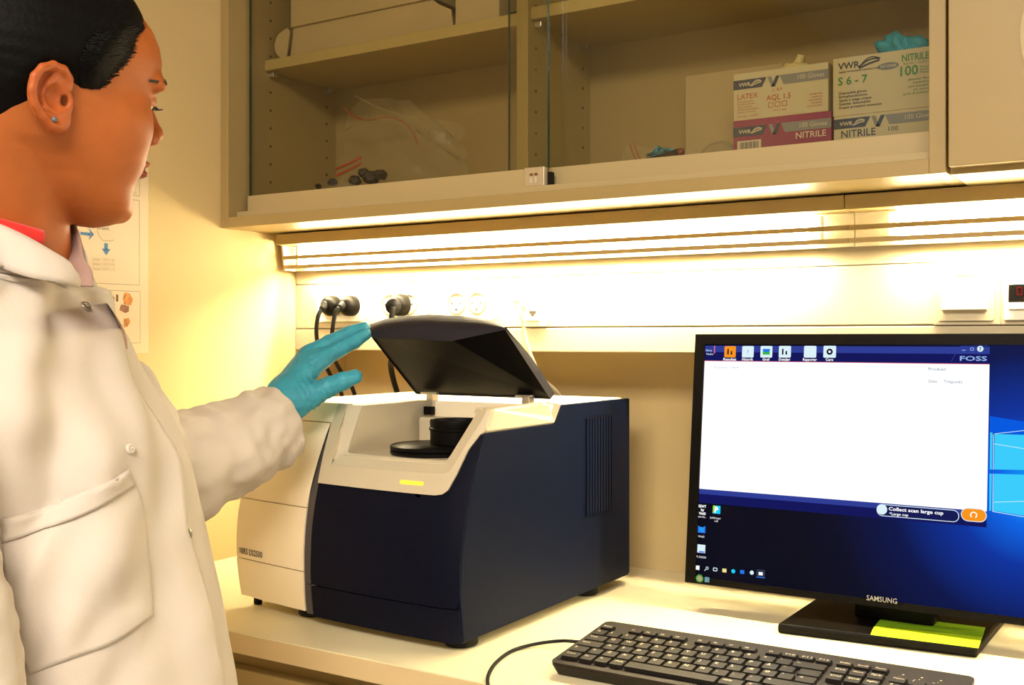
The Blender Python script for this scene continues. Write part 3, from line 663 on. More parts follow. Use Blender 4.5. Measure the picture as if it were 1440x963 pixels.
# top band of the left side and bezel surround
obj('front_panel', patch(BM(), [(-1.156, 1.165), (-1.0125, 1.165), (-.994, 1.165), (-.994, 1.190), (-1.156, 1.190)], -.004, .0025), M['beige'], an, edge=True)
sps = [(x, z) for x, z in spl if z > .957]; 
def strip(z0, z1):
    zl = [p[1] for p in spl][::-1]; xl = [p[0] for p in spl][::-1]; zr = [p[1] for p in spr][::-1]; xr = [p[0] for p in spr][::-1]
    zz = np.linspace(z0, z1, 10)
    return [(float(np.interp(z, zr, xr)), z) for z in zz]+[(float(np.interp(z, zl, xl)), z) for z in zz[::-1]]
obj('spine', patch(BM(), strip(.9555, 1.162), -.006, .0005), M['spine'], an, edge=True)
obj('spine', patch(BM(), strip(.914, .9545), -.006, .0005), M['spine'], an, edge=True)
bz_out = [(-1.002, 1.087), (-.92, 1.0868), (-.838, 1.0868), (-.800, 1.0872), (-.790, 1.089), (-.783, 1.094), (-.776, 1.113), (-.769, 1.142), (-.760, 1.160), (-.757, 1.163)]
blue = [(-.998, .9555), (-.76, .9555), (-.7555, .9700), (-.756, 1.02), (-.756, 1.08), (-.756, 1.12), (-.7565, 1.160), (-.7585, 1.160)] + [(x-.0015, z+.0015) for x, z in bz_out[::-1][1:]] + [(-1.000, 1.04), (-.997, .994)]
obj('front_panel', patch(BM(), blue, -.006, .0004, .012), M['navyd'], an, edge=True)['label'] = 'dark navy lower front panel'
obj('front_panel', patch(BM(), [(-.9985, .912), (-.757, .912), (-.7565, .954), (-.997, .954)], -.006, .001, .012), M['navyd'], an, edge=True)['label'] = 'dark navy plinth panel'
o_in = [(-.992, 1.190), (-.992, 1.120), (-.990, 1.1135), (-.985, 1.112), (-.92, 1.1115), (-.868, 1.112), (-.795, 1.1135), (-.787, 1.1155), (-.782, 1.125), (-.762, 1.178), (-.7595, 1.190)]
bezel = [(-1.0095, 1.190), (-1.010, 1.163), (-1.0075, 1.136), (-1.0035, 1.10)] + bz_out + [(-.7555, 1.166), (-.7555, 1.190)] + o_in[::-1]
obj('bezel', patch(BM(), bezel, -.008, .003, .010), M['silver'], an, edge=True)['label'] = 'silver bezel around the sample chamber'
# inner bevel from bezel opening to the chamber
b = BM(); inn = [(-.974, 1.186), (-.973, 1.132), (-.972, 1.128), (-.969, 1.1265), (-.92, 1.126), (-.87, 1.126), (-.812, 1.1265), (-.803, 1.1275), (-.799, 1.134), (-.7815, 1.178), (-.779, 1.186)]
A = [b.verts.new((x, SF(x, z)-.001, z)) for x, z in o_in]; Bv = [b.verts.new((x, SF(x, z)+.009, z)) for x, z in inn]
for i in range(len(A)-1): b.faces.new((A[i], A[i+1], Bv[i+1], Bv[i]))
obj('bezel_lip', b, M['silver'], an, edge=True)
# slanted side shoulder
b = BM(); q = [(-.7548, 1.127, 1.1645), (-.7548, 1.293, 1.1655), (-.7545, 1.310, 1.1885), (-.779, 1.31, 1.1915), (-.781, 1.142, 1.1915), (-.7585, 1.137, 1.190)]
v = [b.verts.new(p) for p in q]; v2 = [b.verts.new((p[0]-.004, p[1], p[2]-.006)) for p in q]; b.faces.new(v); b.faces.new(v2[::-1])
for i in range(6): b.faces.new((v[i], v[(i+1) % 6], v2[(i+1) % 6], v2[i]))
obj('side_shoulder', b, M['silver'], an)
# right side panel (outline in y,z) with vent
sd = [(1.077, .9135), (1.070, .97), (1.0735, 1.02), (1.085, 1.07), (1.1005, 1.115), (1.123, 1.1605), (1.128, 1.1625), (1.292, 1.1635), (1.3115, 1.1875), (YE, 1.187), (YE, .9155)]
vx = (1.381, 1.467, 1.022, 1.165)
b = BM(); prism(b, sd, (-.7605, 0, 0), (0, 1, 0), (0, 0, 1), .0055); sp_ = obj('side_panel', b, M['navy'], an, bevel=.0012)
obj('vent_recess', boxb(-.7553, -.7546, vx[0], vx[1], vx[2], vx[3]), M['black'], an)
sl = boxb(-.7550, -.7528, 0, .0062, vx[2]+.001, vx[3]-.001); me = bpy.data.meshes.new('vent_slat'); sl.to_mesh(me); sl.free(); me.materials.append(M['navy'])
for i in range(10): obj('vent_slat', me, None, an, loc=(0, vx[0]+.0012+i*.0085, 0))
obj('back_cover', boxb(-1.153, -.757, YE, YE+.006, .918, 1.186), M['navy'], an)
p = Plane((-.857, SF(-.84, 1.0995)-.0033, 1.0965), (1, 0, 0), (0, .28, 1))
b = BM(); prism(b, rrect(-.001, 0, .036, .0052, .0022), p.o, p.ex, p.ey, .0012); obj('status_light', b, M['led'], an)
for x, y, r, h in ((-1.040, 1.125, .021, .019), (-.783, 1.112, .021, .014), (-.785, 1.430, .021, .018), (-1.11, 1.46, .021, .019), (-1.147, 1.125, .006, .018)):
    b = BM(); lathe(b, [(r*.9, 0), (r, .002), (r, h-.001), (r*.9, h)], (x, y, .9003), (0, 0, 1), 28); obj('foot', b, M['rubber'], an, edge=True)
# name print
px0 = -1.152; zt = .9775
def onfront(q):
    V, Fc = glyphs('NIRS DS2500', .01); s = .0085/.72; x0 = V[:, 0].min(); sx = .054/(V[:, 0].max()-x0)
    vs = [q.verts.new((px0+(x-x0)*sx, SF(px0+(x-x0)*sx, zt+y*s)-.0026, zt+y*s)) for x, y in V]
    for f in Fc:
        try: q.faces.new([vs[i] for i in f])
        except ValueError: pass
flat('lettering', M['pblack'], an, onfront)
# lid
hl, hr = np.array([-1.0, 1.303, 1.196]), np.array([-.7655, 1.300, 1.1955])
lid_in = [hl, np.array([-.9985, 1.2000, 1.2790]), np.array([-.927, 1.197, 1.2780]), np.array([-.8585, 1.195, 1.2755]), np.array([-.778, 1.2045, 1.2905]), hr]
ridge = [ony(519, 456, 1.222), ony(540, 449, 1.225), ony(562, 444.6, 1.228), ony(604, 442, 1.23), ony(646, 444, 1.23), ony(687.5, 449, 1.228), ony(711.5, 461, 1.212)]
tipline = [lid_in[1], lid_in[1]*.7+lid_in[2]*.3, lid_in[2], lid_in[2]*.5+lid_in[3]*.5, lid_in[3], lid_in[3]*.45+lid_in[4]*.55, lid_in[4]]
b = BM(); nrow = 7; rows = []
for k in range(nrow):
    t = k/(nrow-1); rows.append([b.verts.new(tp*(1-t)+rg*t+np.array([0, -.010, .004])*math.sin(math.pi*t)*(.4+.6*math.sin(math.pi*i/6))) for i, (tp, rg) in enumerate(zip(tipline, ridge))])
hb = [np.array([-1.0, 1.309, 1.203])*(1-i/6)+np.array([-.762, 1.306, 1.203])*(i/6) for i in range(7)]
for k in range(1, 9):
    t = k/8; rows.append([b.verts.new(rg*(1-t)+h_*t+np.array([0, .010, .014])*math.sin(math.pi*t)*(.3+.7*math.sin(math.pi*i/6))) for i, (rg, h_) in enumerate(zip(ridge, hb))])
for r0, r1 in zip(rows, rows[1:]):
    for i in range(6): b.faces.new((r0[i], r0[i+1], r1[i+1], r1[i]))
inner = [b.verts.new(hl*(1-i/6)+hr*(i/6)) for i in range(7)]
for i in range(6): b.faces.new((rows[-1][i], rows[-1][i+1], inner[i+1], inner[i]))
for i, s in ((0, 1), (6, -1)):
    col = [r[i] for r in rows] + [inner[i]]
    b.faces.new(col[::s])
lid = obj('lid', b, M['lidm'], an, edge=True); lid['label'] = 'raised dark lid'
b = BM(); off = np.array([0, .0015, .002]); vs = [b.verts.new(p_+off) for p_ in lid_in]; b.faces.new(vs); vs2 = [b.verts.new(p_+off*2) for p_ in lid_in]; b.faces.new(vs2[::-1])
for i in range(6): b.faces.new((vs[i], vs[(i+1) % 6], vs2[(i+1) % 6], vs2[i]))
obj('lid_lining', b, M['lidin'], lid)
for xh in (-.962, -.797):
    b = BM(); box(b, xh-.006, xh+.006, 1.285, 1.300, 1.176, 1.199); box(b, xh-.022, xh+.006, 1.292, 1.299, 1.1965, 1.2005); h_ = obj('hinge', b, M['steel'], an, bevel=.001)
    obj('hinge_block', boxb(xh-.007, xh+.007, 1.280, 1.290, 1.168, 1.180), M['black'], h_, bevel=.001)
# sample cup
sc_ = empty('sample_cup', (-.872, 1.19, ZFL), 'black round sample cup on a disc inside the analyser', 'cup')
b = BM(); lathe(b, [(.058, 0), (.0605, .002), (.0605, .005), (.0585, .006), (.0605, .007), (.0605, .0115), (.058, .013), (.02, .0133)], (-.8795, 1.188, ZFL+.0003), (0, 0, 1), 56); obj('disc', b, M['black'], sc_, edge=True)
b = BM(); lathe(b, [(.036, 0), (.037, .001), (.037, .018), (.0385, .019), (.0385, .022), (.037, .023), (.0375, .030), (.037, .0325), (.033, .033), (.032, .028), (.001, .027)], (-.853, 1.203, ZFL+.0137), (0, 0, 1), 48); obj('cup', b, M['black'], sc_, edge=True)

# ================================================================= MONITOR
TL = .1077; ca, sa = 1/math.sqrt(1+TL*TL), TL/math.sqrt(1+TL*TL)
SCR = Plane((-.6184, 1.420, .9390), (1, 0, 0), (0, sa, ca)); WM, HM = .545, .3483
mo = empty('monitor', (-.345, 1.46, .90), 'black monitor showing analysis software on the worktop', 'monitor')
def Bx(name, u0, u1, v0, v1, h0, h1, m, parent, bevel=.0):
    b = BM(); prism(b, [(u0, v0), (u1, v0), (u1, v1), (u0, v1)], SCR.p(0, 0, h0), SCR.ex, SCR.ey, h1-h0); return obj(name, b, m, parent, bevel=bevel)
Bx('back_shell', .004, WM-.004, .004, HM-.004, -.028, -.012, M['black'], mo, .004)
BZ = SCR.hit(984, 650)[0]; BBOT = SCR.hit(1000, 814)[1]; BTOP = SCR.hit(1000, 483.5)[1]
b = BM()
for (u0, u1, v0, v1) in ((0, BZ, 0, HM), (WM-BZ, WM, 0, HM), (BZ, WM-BZ, 0, BBOT), (BZ, WM-BZ, BTOP, HM)):
    prism(b, [(u0, v0), (u1, v0), (u1, v1), (u0, v1)], SCR.p(0, 0, -.013), SCR.ex, SCR.ey, .013)
bez = obj('bezel', b, M['black'], mo)
uL, vL = SCR.hit(1240, 843)
flat('lettering', mat('logo_silver', (.62, .58, .48), .4, metal=.5), bez, lambda q: SCR.text(q, 'SAMSUNG', uL, vL-.0028, .0066, .0375, 'C', bold=.003))
# wallpaper
wm = bpy.data.materials.new('screen_wallpaper'); wm.use_nodes = True; nt = wm.node_tree; nt.nodes.clear(); N = nt.nodes; L = nt.links
tc = N.new('ShaderNodeTexCoord'); g1 = N.new('ShaderNodeVectorMath'); g1.operation = 'DISTANCE'
gu, gv = SCR.hit(1452, 690); gc = SCR.p(gu, gv); g1.inputs[1].default_value = gc; L.new(tc.outputs['Object'], g1.inputs[0])
cr = N.new('ShaderNodeValToRGB'); el = cr.color_ramp.elements; el[0].position = 0; el[0].color = (.0, .42, 1, 1); el[1].position = 1; el[1].color = (.0016, .0022, .010, 1)
for p_, c_ in ((.14, (.002, .13, .80)), (.3, (.002, .032, .34)), (.55, (.002, .007, .07)), (.8, (.002, .003, .018))): e_ = el.new(p_); e_.color = (*c_, 1)
mr = N.new('ShaderNodeMath'); mr.operation = 'MULTIPLY'; mr.inputs[1].default_value = 1/.30; L.new(g1.outputs['Value'], mr.inputs[0]); L.new(mr.outputs[0], cr.inputs[0])
em = N.new('ShaderNodeEmission'); L.new(cr.outputs[0], em.inputs[0]); em.inputs[1].default_value = 1.0
gl = N.new('ShaderNodeBsdfGlossy'); gl.inputs['Roughness'].default_value = .2; gl.inputs[0].default_value = (.006, .006, .006, 1)
ad = N.new('ShaderNodeAddShader'); L.new(em.outputs[0], ad.inputs[0]); L.new(gl.outputs[0], ad.inputs[1])
ou = N.new('ShaderNodeOutputMaterial'); L.new(ad.outputs[0], ou.inputs[0])
scr = flat('screen', wm, mo, lambda q: SCR.rect(q, BZ-.001, BBOT-.001, WM-BZ+.001, BTOP+.001, -.003)); scr['label'] = 'lit screen with dark blue wallpaper'
SP = Plane(SCR.p(0, 0, -.003), SCR.ex, SCR.ey); h = lambda x, y: SP.hit(x, y)
E_ = lambda n, c, s=1.: emat('screen_'+n, srgb(*c), s)
ew = E_('white', (255, 255, 255), 1.15); enavy = E_('navy', (22, 24, 92)); enav2 = E_('navy_light', (48, 62, 150)); ecyan = E_('cyan', (30, 205, 250)); elc = E_('pale_cyan', (200, 240, 255)); eor = E_('orange', (250, 150, 30)); etile = E_('tile', (222, 243, 250)); egt = E_('grey_text', (70, 90, 120)); edk = E_('dark', (12, 14, 40)); egrn = E_('green', (60, 180, 60)); ered = E_('red', (225, 110, 130)); emid = E_('mid_blue', (40, 120, 235)); eblk = E_('shade', (16, 17, 44))
def quad(q, pts, lift): SP.poly(q, [h(*p) for p in pts], lift)
UW0, VT = h(989, 486); UW1 = h(1391, 540)[0]; V1 = h(1100, 509)[1]; VB1 = h(984, 687)[1]; VB0 = h(1390, 737)[1]
f = lambda n, m, fn: flat(n, m, scr, fn)
uA = BZ
f('window_bar', enavy, lambda q: SP.rect(q, uA, V1, UW1, VT, .0003)); f('window_bar', enavy, lambda q: SP.rect(q, uA, VB0-.004, UW1, VB1, .0003))
f('bar_highlight', enav2, lambda q: SP.rect(q, uA, VT-.009, UW1, VT, .00045)); f('bar_highlight', enav2, lambda q: SP.rect(q, uA, VB1-.007, UW1, VB1, .00045))
f('window_page', ew, lambda q: SP.rect(q, uA, VB1, UW1, V1, .0004))
f('rule', ered, lambda q: [SP.rect(q, uA, V1, UW1, V1+.0008, .0006), SP.rect(q, *h(1004, 497), *h(1006, 486), .0006)])
for i, (x, nm) in enumerate(((1027, 'Resultat'), (1052, 'Historik'), (1078, 'Graf'), (1104, 'Detaljer'), (1139.5, 'Rapporter'), (1167, 'Care'))):
    u, v = h(x, 494.6); s = .0084
    ic = f('toolbar_icon', eor if i == 0 else etile, lambda q: SP.poly(q, rrect(u-s, v-s*.95, u+s, v+s*.95, .0015), .0008))
    f('icon_text', ew, lambda q: SP.text(q, nm, u, v-.0121, .0034, .019 if i in (0, 4) else .016 if i != 2 and i != 5 else .010, 'C', .001, bold=.02))
    if i == 0 or i == 3: f('icon_mark', edk, lambda q: [SP.rect(q, u-.004, v-.004, u-.0018, v+.004, .001), SP.rect(q, u+.001, v-.004, u+.0032, v+.001, .001)])
    if i == 2: f('icon_mark', egrn, lambda q: SP.poly(q, [(u-.005, v-.004), (u+.005, v-.004), (u+.005, v+.001), (u, v-.001), (u-.005, v+.001)], .001)); f('icon_mark', emid, lambda q: SP.poly(q, [(u-.005, v+.001), (u, v-.001), (u+.005, v+.001), (u+.005, v+.004), (u-.005, v+.004)], .001))
    if i == 5: f('icon_mark', edk, lambda q: SP.disc(q, u, v, .0042, .001)); f('icon_mark', ew, lambda q: SP.disc(q, u, v, .0016, .0012))
    if i == 1: f('icon_mark', emid, lambda q: SP.text(q, '?', u, v-.003, .006, None, 'C', .001))
f('screen_text', etile, lambda q: [SP.text(q, 'Nova', *h(993, 494), .003, .009, h=.001), SP.text(q, 'Væske', *h(993, 499), .003, .011, h=.001)])
f('screen_text', E_('faint', (170, 185, 205)), lambda q: SP.text(q, 'Parameter  Værdi', *h(1004, 518), .0038, .037, h=.001))
f('screen_text', egt, lambda q: [SP.text(q, 'Produkt', *h(1306, 521), .0042, .021, h=.001), SP.text(q, 'Dato:    Tidspunkt:', *h(1306, 538), .0040, .041, h=.001)])
f('screen_text', E_('logo', (150, 180, 235)), lambda q: [SP.text(q, 'FOSS', *h(1350, 507), .0058, .0315, h=.001, bold=.02), SP.rect(q, *h(1353, 493), *h(1358, 492), .001), SP.frame(q, *h(1365, 492.5), *h(1369.5, 489), .0007, .001)])
u, v = h(1378.7, 490.5); f('help_button', etile, lambda q: SP.disc(q, u, v, .0037, .001)); f('screen_text', edk, lambda q: SP.text(q, '?', u, v-.0023, .0046, None, 'C', .0013, bold=.03))
f('logo_border', enav2, lambda q: SP.line(q, [h(1338, 508), h(1350, 487), h(1389, 486)], .0008, .0009))
# scan button row
a, c = h(1233, 716.5), h(1349, 726)
f('button_outline', etile, lambda q: [SP.poly(q, rrect(a[0], a[1]-.0075, c[0], a[1]+.0075, .0072), .0006)])
f('button_fill', E_('bar', (24, 28, 84)), lambda q: [SP.poly(q, rrect(a[0]+.0008, a[1]-.0067, c[0]-.0008, a[1]+.0067, .0064), .0009)])
u, v = h(1240.5, 716); f('button_disc', etile, lambda q: SP.disc(q, u, v, .0066, .0012))
f('screen_text', ew, lambda q: [SP.text(q, 'Collect scan large cup', u+.0085, v-.0005, .0044, .066, h=.0012, bold=.02), SP.text(q, '*Large cup', u+.0095, v-.0062, .0034, .023, h=.0012, bold=.01)])
u, v = h(1369.5, 724); f('round_button', etile, lambda q: SP.poly(q, rrect(u-.0148, v-.0082, u+.0148, v+.0082, .008), .0006)); f('round_button', eor, lambda q: SP.poly(q, rrect(u-.0139, v-.0073, u+.0139, v+.0073, .0072), .0009))
f('button_mark', ew, lambda q: SP.line(q, [(u+.0035*math.cos(t), v+.0035*math.sin(t)) for t in np.linspace(-1, 4, 14)], .0012, .0012))
# desktop icons
f('screen_text', ew, lambda q: [SP.text(q, 'ESWT', *h(983, 713), .0036, .011, h=.001, bold=.03), SP.text(q, 'by', *h(986, 718), .0034, .005, h=.001, bold=.03), SP.text(q, 'WinISI', *h(983, 723), .0034, .010, h=.001, bold=.03), SP.text(q, 'explorOp...', *h(981, 727), .0025, .013, h=.001),
   SP.text(q, 'DYMO Label', *h(999, 729), .0026, .015, h=.001), SP.text(q, 'v.8', *h(1005, 733.5), .0026, .005, h=.001), SP.text(q, 'WinISI', *h(982, 755), .0026, .009, h=.001), SP.text(q, 'PC DS2500', *h(979, 783.5), .0026, .015, h=.001)])
u, v = h(1008, 716.5); f('desktop_icon', ecyan, lambda q: SP.rect(q, u-.0055, v-.0055, u+.0055, v+.0055, .0008)); f('desktop_icon', E_('lime', (150, 220, 80)), lambda q: SP.poly(q, [(u-.0055, v-.0055), (u, v), (u-.0005, v+.0055), (u-.0055, v+.0055)], .001)); f('icon_mark', ew, lambda q: SP.text(q, 'P', u, v-.004, .008, None, 'C', .0012, bold=.03))
u, v = h(987, 744); f('desktop_icon', emid, lambda q: [SP.poly(q, [(u-.0055, v-.005), (u+.0055, v-.005), (u+.0055, v+.005), (u+.002, v+.003), (u-.002, v+.003), (u-.0055, v+.005)], .0008)]); f('icon_mark', ecyan, lambda q: SP.text(q, 'ISI', u, v-.003, .006, .006, 'C', .0011))
u, v = h(986.5, 771.5); f('desktop_icon', etile, lambda q: SP.rect(q, u-.0058, v-.0055, u+.0058, v+.0058, .0008)); f('icon_mark', emid, lambda q: SP.rect(q, u-.003, v-.005, u+.005, v-.0032, .001))
# taskbar
x0, y0 = h(981, 798)
f('taskbar_icon', ew, lambda q: SP.poly(q, [(x0-.0028, y0-.0026), (x0+.003, y0-.003), (x0+.003, y0+.003), (x0-.0028, y0+.0026)], .0008))
u, v = h(994, 799.5); f('taskbar_icon', etile, lambda q: [SP.frame(q, u-.0008, v-.0005, u+.0022, v+.0024, .0007, .0008), SP.line(q, [(u-.0008, v-.0005), (u-.003, v-.003)], .0009, .0008)])
u, v = h(1006, 800.5); f('taskbar_icon', etile, lambda q: SP.frame(q, u-.0026, v-.0019, u+.0026, v+.0019, .001, .0008))
for (xx, yy, mm) in ((1019, 802, E_('folder', (245, 230, 140))), (1031.5, 803, ecyan), (1044, 804, emid), (1057.5, 805, etile)):
    u, v = h(xx, yy)
    f('taskbar_icon', mm, lambda q: SP.rect(q, u-.003, v-.0025, u+.003, v+.0025, .0008) if mm is not etile and mm is not ecyan else SP.disc(q, u, v, .0028, .0008))
u, v = h(1070, 806.5); f('taskbar_icon', E_('slate', (46, 52, 72)), lambda q: SP.rect(q, u-.006, v-.0055, u+.006, v+.0055, .0006)); f('taskbar_icon', ew, lambda q: [SP.rect(q, u-.0028, v-.002, u+.0028, v+.002, .0009)]); f('taskbar_icon', emid, lambda q: SP.rect(q, u-.006, v-.0055, u+.006, v-.0045, .0009))
# wallpaper window panes
f('wallpaper_pane', E_('pane', (60, 205, 252)), lambda q: [quad(q, p_, .0006) for p_ in (((1399, 610), (1460, 612), (1460, 661), (1398, 660)), ((1398, 666), (1460, 668), (1460, 728), (1397, 718)), ((1392.5, 608), (1396, 608), (1395, 660), (1392, 660)), ((1391.5, 666), (1395, 666), (1394, 718), (1391.2, 718)))])
f('wallpaper_glow', E_('glow', (10, 90, 225)), lambda q: [quad(q, p_, .0004) for p_ in (((1392, 585), (1460, 596), (1460, 612), (1392, 608)),)])
f('pane_edge', elc, lambda q: [SP.line(q, [h(1397.5, 611), h(1396.8, 660)], .0008, .0009), SP.line(q, [h(1396.8, 666), h(1396.2, 719), h(1460, 730)], .0008, .0009), SP.line(q, [h(1398, 624), h(1460, 634)], .0007, .0009), SP.line(q, [h(1398, 706), h(1460, 704)], .0007, .0009), SP.line(q, [h(1398, 610), h(1460, 603)], .0007, .0009)])
# sticker at lower left
u, v = SCR.hit(984, 813); st = flat('sticker', M['pgreen'], bez, lambda q: SCR.disc(q, u, v, .0055)); flat('sticker_print', M['pgrey'], st, lambda q: SCR.disc(q, u+.0004, v, .0036, .0008)); flat('sticker', M['pblue'], bez, lambda q: SCR.rect(q, u+.0075, v-.004, u+.0145, v+.003))
# stand
b = BM(); prism(b, [(-.4690, 1.3715), (-.2325, 1.3905), (-.2290, 1.575), (-.4690, 1.555)], (0, 0, .9003), (1, 0, 0), (0, 1, 0), .0125); obj('stand_base', b, M['black'], mo, bevel=.003)
obj('stand_neck', boxb(-.395, -.295, 1.458, 1.49, .9128, 1.08), M['black'], mo, bevel=.004)
# sticky notes on the base
e = empty('sticky_note', (-.30, 1.43, .9130), 'lime green sticky notes lying on the monitor stand', 'note')
def sheet(pts, zo, m, nm, curl):
    pa, pb, pc, pd = [np.array(p_) for p_ in pts]; b = BM(); n = 8
    g = [[b.verts.new(((pa*(1-i/n)+pb*(i/n))*(1-j/n)+(pd*(1-i/n)+pc*(i/n))*(j/n))+np.array([0, 0, zo+curl*math.sin(math.pi*j/n)*.6])) for j in range(n+1)] for i in range(n+1)]
    for i in range(n):
        for j in range(n): b.faces.new((g[i][j], g[i+1][j], g[i+1][j+1], g[i][j+1]))
    return obj(nm, b, m, e, smooth=True)
zz = .9128
k1 = [onz(*q_, zz) for q_ in ((1224, 893), (1376, 912), (1382, 896), (1231, 880))]; k2 = [onz(*q_, zz) for q_ in ((1231, 880), (1382, 896), (1386, 883), (1243, 866))]
n1 = sheet(k1, .0006, M['note'], 'front_sheet', .002); n2 = sheet(k2, .0008, M['note_shaded'], 'shaded_sheet', .0004)  # rear part of the note is coloured darker for the monitor's shade
npz = Plane((0, 0, zz+.0024), (1, 0, 0), (0, 1, 0))
def scrib(q):
    r = np.random.RandomState(2)
    for y, x0_, x1_ in ((872, 1268, 1330), (876, 1262, 1372), (881, 1248, 1325)):
        x = x0_
        while x < x1_: a_ = npz.hit(x, y+(x-x0_)*.09+r.rand()); b_ = npz.hit(x+2.2+r.rand(), y+(x-x0_)*.09+1.2*r.rand()); npz.line(q, [a_, b_], .0016, .0006); x += 2.9+2*r.rand()
flat('handwriting', mat('pen_ink', (.03, .07, .01), .6), n2, scrib)

# ================================================================= KEYBOARD
kb = empty('keyboard', (-.63, 1.062, .90), 'black keyboard with white key legends in front of the monitor', 'keyboard')
ang = math.radians(.6); tl = math.radians(6.0); KO = Vector((-.6255, 1.0605, .9125))
kx = Vector((math.cos(ang), math.sin(ang), 0)); ky0 = Vector((-math.sin(ang), math.cos(ang), 0)); ky = ky0*math.cos(tl)+Vector((0, 0, 1))*math.sin(tl); kn = kx.cross(ky)
KM = Matrix((( kx.x, ky.x, kn.x, KO.x), (kx.y, ky.y, kn.y, KO.y), (kx.z, ky.z, kn.z, KO.z), (0, 0, 0, 1)))
KW, KD = .424, .143
b = BM(); top = rrect(0, 0, KW, KD, .008, 6); zt_ = 0.004
a_ = [b.verts.new(KM @ Vector((x, y, zt_))) for x, y in top]
mid = [b.verts.new(KM @ Vector((x, y, zt_-.004))) for x, y in top]
bot = [b.verts.new(Vector((q_.x, q_.y, .9012))) for q_ in [KM @ Vector((min(max(x, .006), KW-.006), min(max(y, .009), KD-.004), 0)) for x, y in top]]
b.faces.new(a_); b.faces.new(bot[::-1])
for r0, r1 in ((a_, mid), (mid, bot)):
    for i in range(len(top)): b.faces.new((r0[i], r0[(i+1) % len(top)], r1[(i+1) % len(top)], r1[i]))
M['kb'] = mat('keyboard_plastic', (.011, .0075, .0055), .42, bump=.1, bscale=900, spec=.2); M['key'] = mat('key_plastic', (.009, .0068, .0055), .40, bump=.15, bscale=900, spec=.2)
obj('case', b, M['kb'], kb)
for x, y in ((.02, .02), (KW-.02, .02), (.02, KD-.02), (KW-.02, KD-.02)):
    q_ = KM @ Vector((x, y, 0)); b = BM(); cyl(b, (q_.x, q_.y, .9001), (0, 0, 1), .006, max(.002, q_.z-.9002-.002), 12); obj('foot', b, M['rubber'], kb)
U = .0186; mx_ = .006; my_ = .011
rows_ = [
 (0, [(0, 1.25, 'Ctrl'), (1.25, 1, 'Fn'), (2.25, 1, '+'), (3.25, 1, 'Alt'), (4.25, 5.75, ''), (10, 1.5, 'AltGr'), (11.5, 1, '+'), (12.5, 1, '='), (13.5, 1.5, 'Ctrl'), (15.2, 1, '<'), (16.2, 1, 'v'), (17.2, 1, '>'), (18.4, 2, '0'), (20.4, 1, ',')]),
 (1, [(0, 1.25, 'S'), (1.25, 1, '<')] + [(2.25+i, 1, c) for i, c in enumerate('ZXCVBNM,.-')] + [(12.25, 2.75, '^'), (16.2, 1, '^')] + [(18.4+i, 1, c) for i, c in enumerate('123')]),
 (2, [(0, 1.75, 'CapsLock')] + [(1.75+i, 1, c) for i, c in enumerate('ASDFGHJKLÆØ\'')] + [(13.75, 1.25, '<')] + [(18.4+i, 1, c) for i, c in enumerate('456')]),
 (3, [(0, 1.5, 'Tab')] + [(1.5+i, 1, c) for i, c in enumerate('QWERTYUIOPÅ¨')] + [(13.6, 1.4, '')] + [(15.2, 1, 'Del'), (16.2, 1, 'End'), (17.2, 1, 'PgDn')] + [(18.4+i, 1, c) for i, c in enumerate('789+')]),
 (4, [(0, 1, '½')] + [(1+i, 1, c) for i, c in enumerate('1234567890+´')] + [(13, 2, '<-')] + [(15.2, 1, 'Ins'), (16.2, 1, 'Home'), (17.2, 1, 'PgUp')] + [(18.4, 1, 'Num'), (19.4, 1, '/'), (20.4, 1, '*')]),
 (5, [(0, 1, 'Esc')] + [(2+i, 1, 'F%d' % (i+1)) for i in range(4)] + [(6.5+i, 1, 'F%d' % (i+5)) for i in range(4)] + [(11+i, 1, 'F%d' % (i+9)) for i in range(4)] + [(15.2, 1, 'PrtSc'), (16.2, 1, 'Scroll'), (17.2, 1, 'Pause')])]
kmesh = {}
def keymesh(wd, ht):
    k = (round(wd, 4), round(ht, 4))
    if k not in kmesh:
        b = BM(); g = .0011; t_ = .0008
        lo = [b.verts.new((x, y, 0)) for x, y in rrect(g, g, wd-g, ht-g, .001, 1)]; hi_ = [b.verts.new((x, y, .0042)) for x, y in rrect(g+t_, g+t_, wd-g-t_, ht-g-t_, .001, 1)]
        b.faces.new(hi_)
        for i in range(len(lo)): b.faces.new((lo[i], lo[(i+1) % len(lo)], hi_[(i+1) % len(lo)], hi_[i]))
        me = bpy.data.meshes.new('key'); b.to_mesh(me); b.free(); me.materials.append(M['key']); kmesh[k] = me
    return kmesh[k]
lt = BM(); KP = Plane(KM @ Vector((0, 0, zt_+.0042)), kx, ky)
for r, ks in rows_:
    for x, n, s in ks:
        ht = U if r < 5 else U*.78; y = my_+r*U+(.004 if r == 5 else 0)
        o = bpy.data.objects.new('key', keymesh(n*U, ht)); COL.objects.link(o)
        o.parent = kb; o.matrix_parent_inverse = world_of(kb).inverted(); o.matrix_basis = KM @ Matrix.Translation((mx_+x*U, y, zt_))
        if s: KP.text(lt, s, mx_+x*U+.0045, y+ht-.0085, .0048 if len(s) == 1 else .0034, None if len(s) < 3 else min(.0105, .0035*len(s)), 'L', .0003, bold=.02)
obj('key_legends', lt, M['pwhite'], kb)
LP_ = Plane(KM @ Vector((0, 0, zt_)), kx, ky)
flat('indicator', M['pwhite'], kb, lambda q: [LP_.disc(q, mx_+(18.9+i)*U, my_+5*U+.014, .0012) for i in range(3)] + [LP_.text(q, t_, mx_+(18.75+i)*U, my_+5*U+.006, .003) for i, t_ in enumerate('1A+')])
b = BM(); p0 = KM @ Vector((.004, .085, .0))
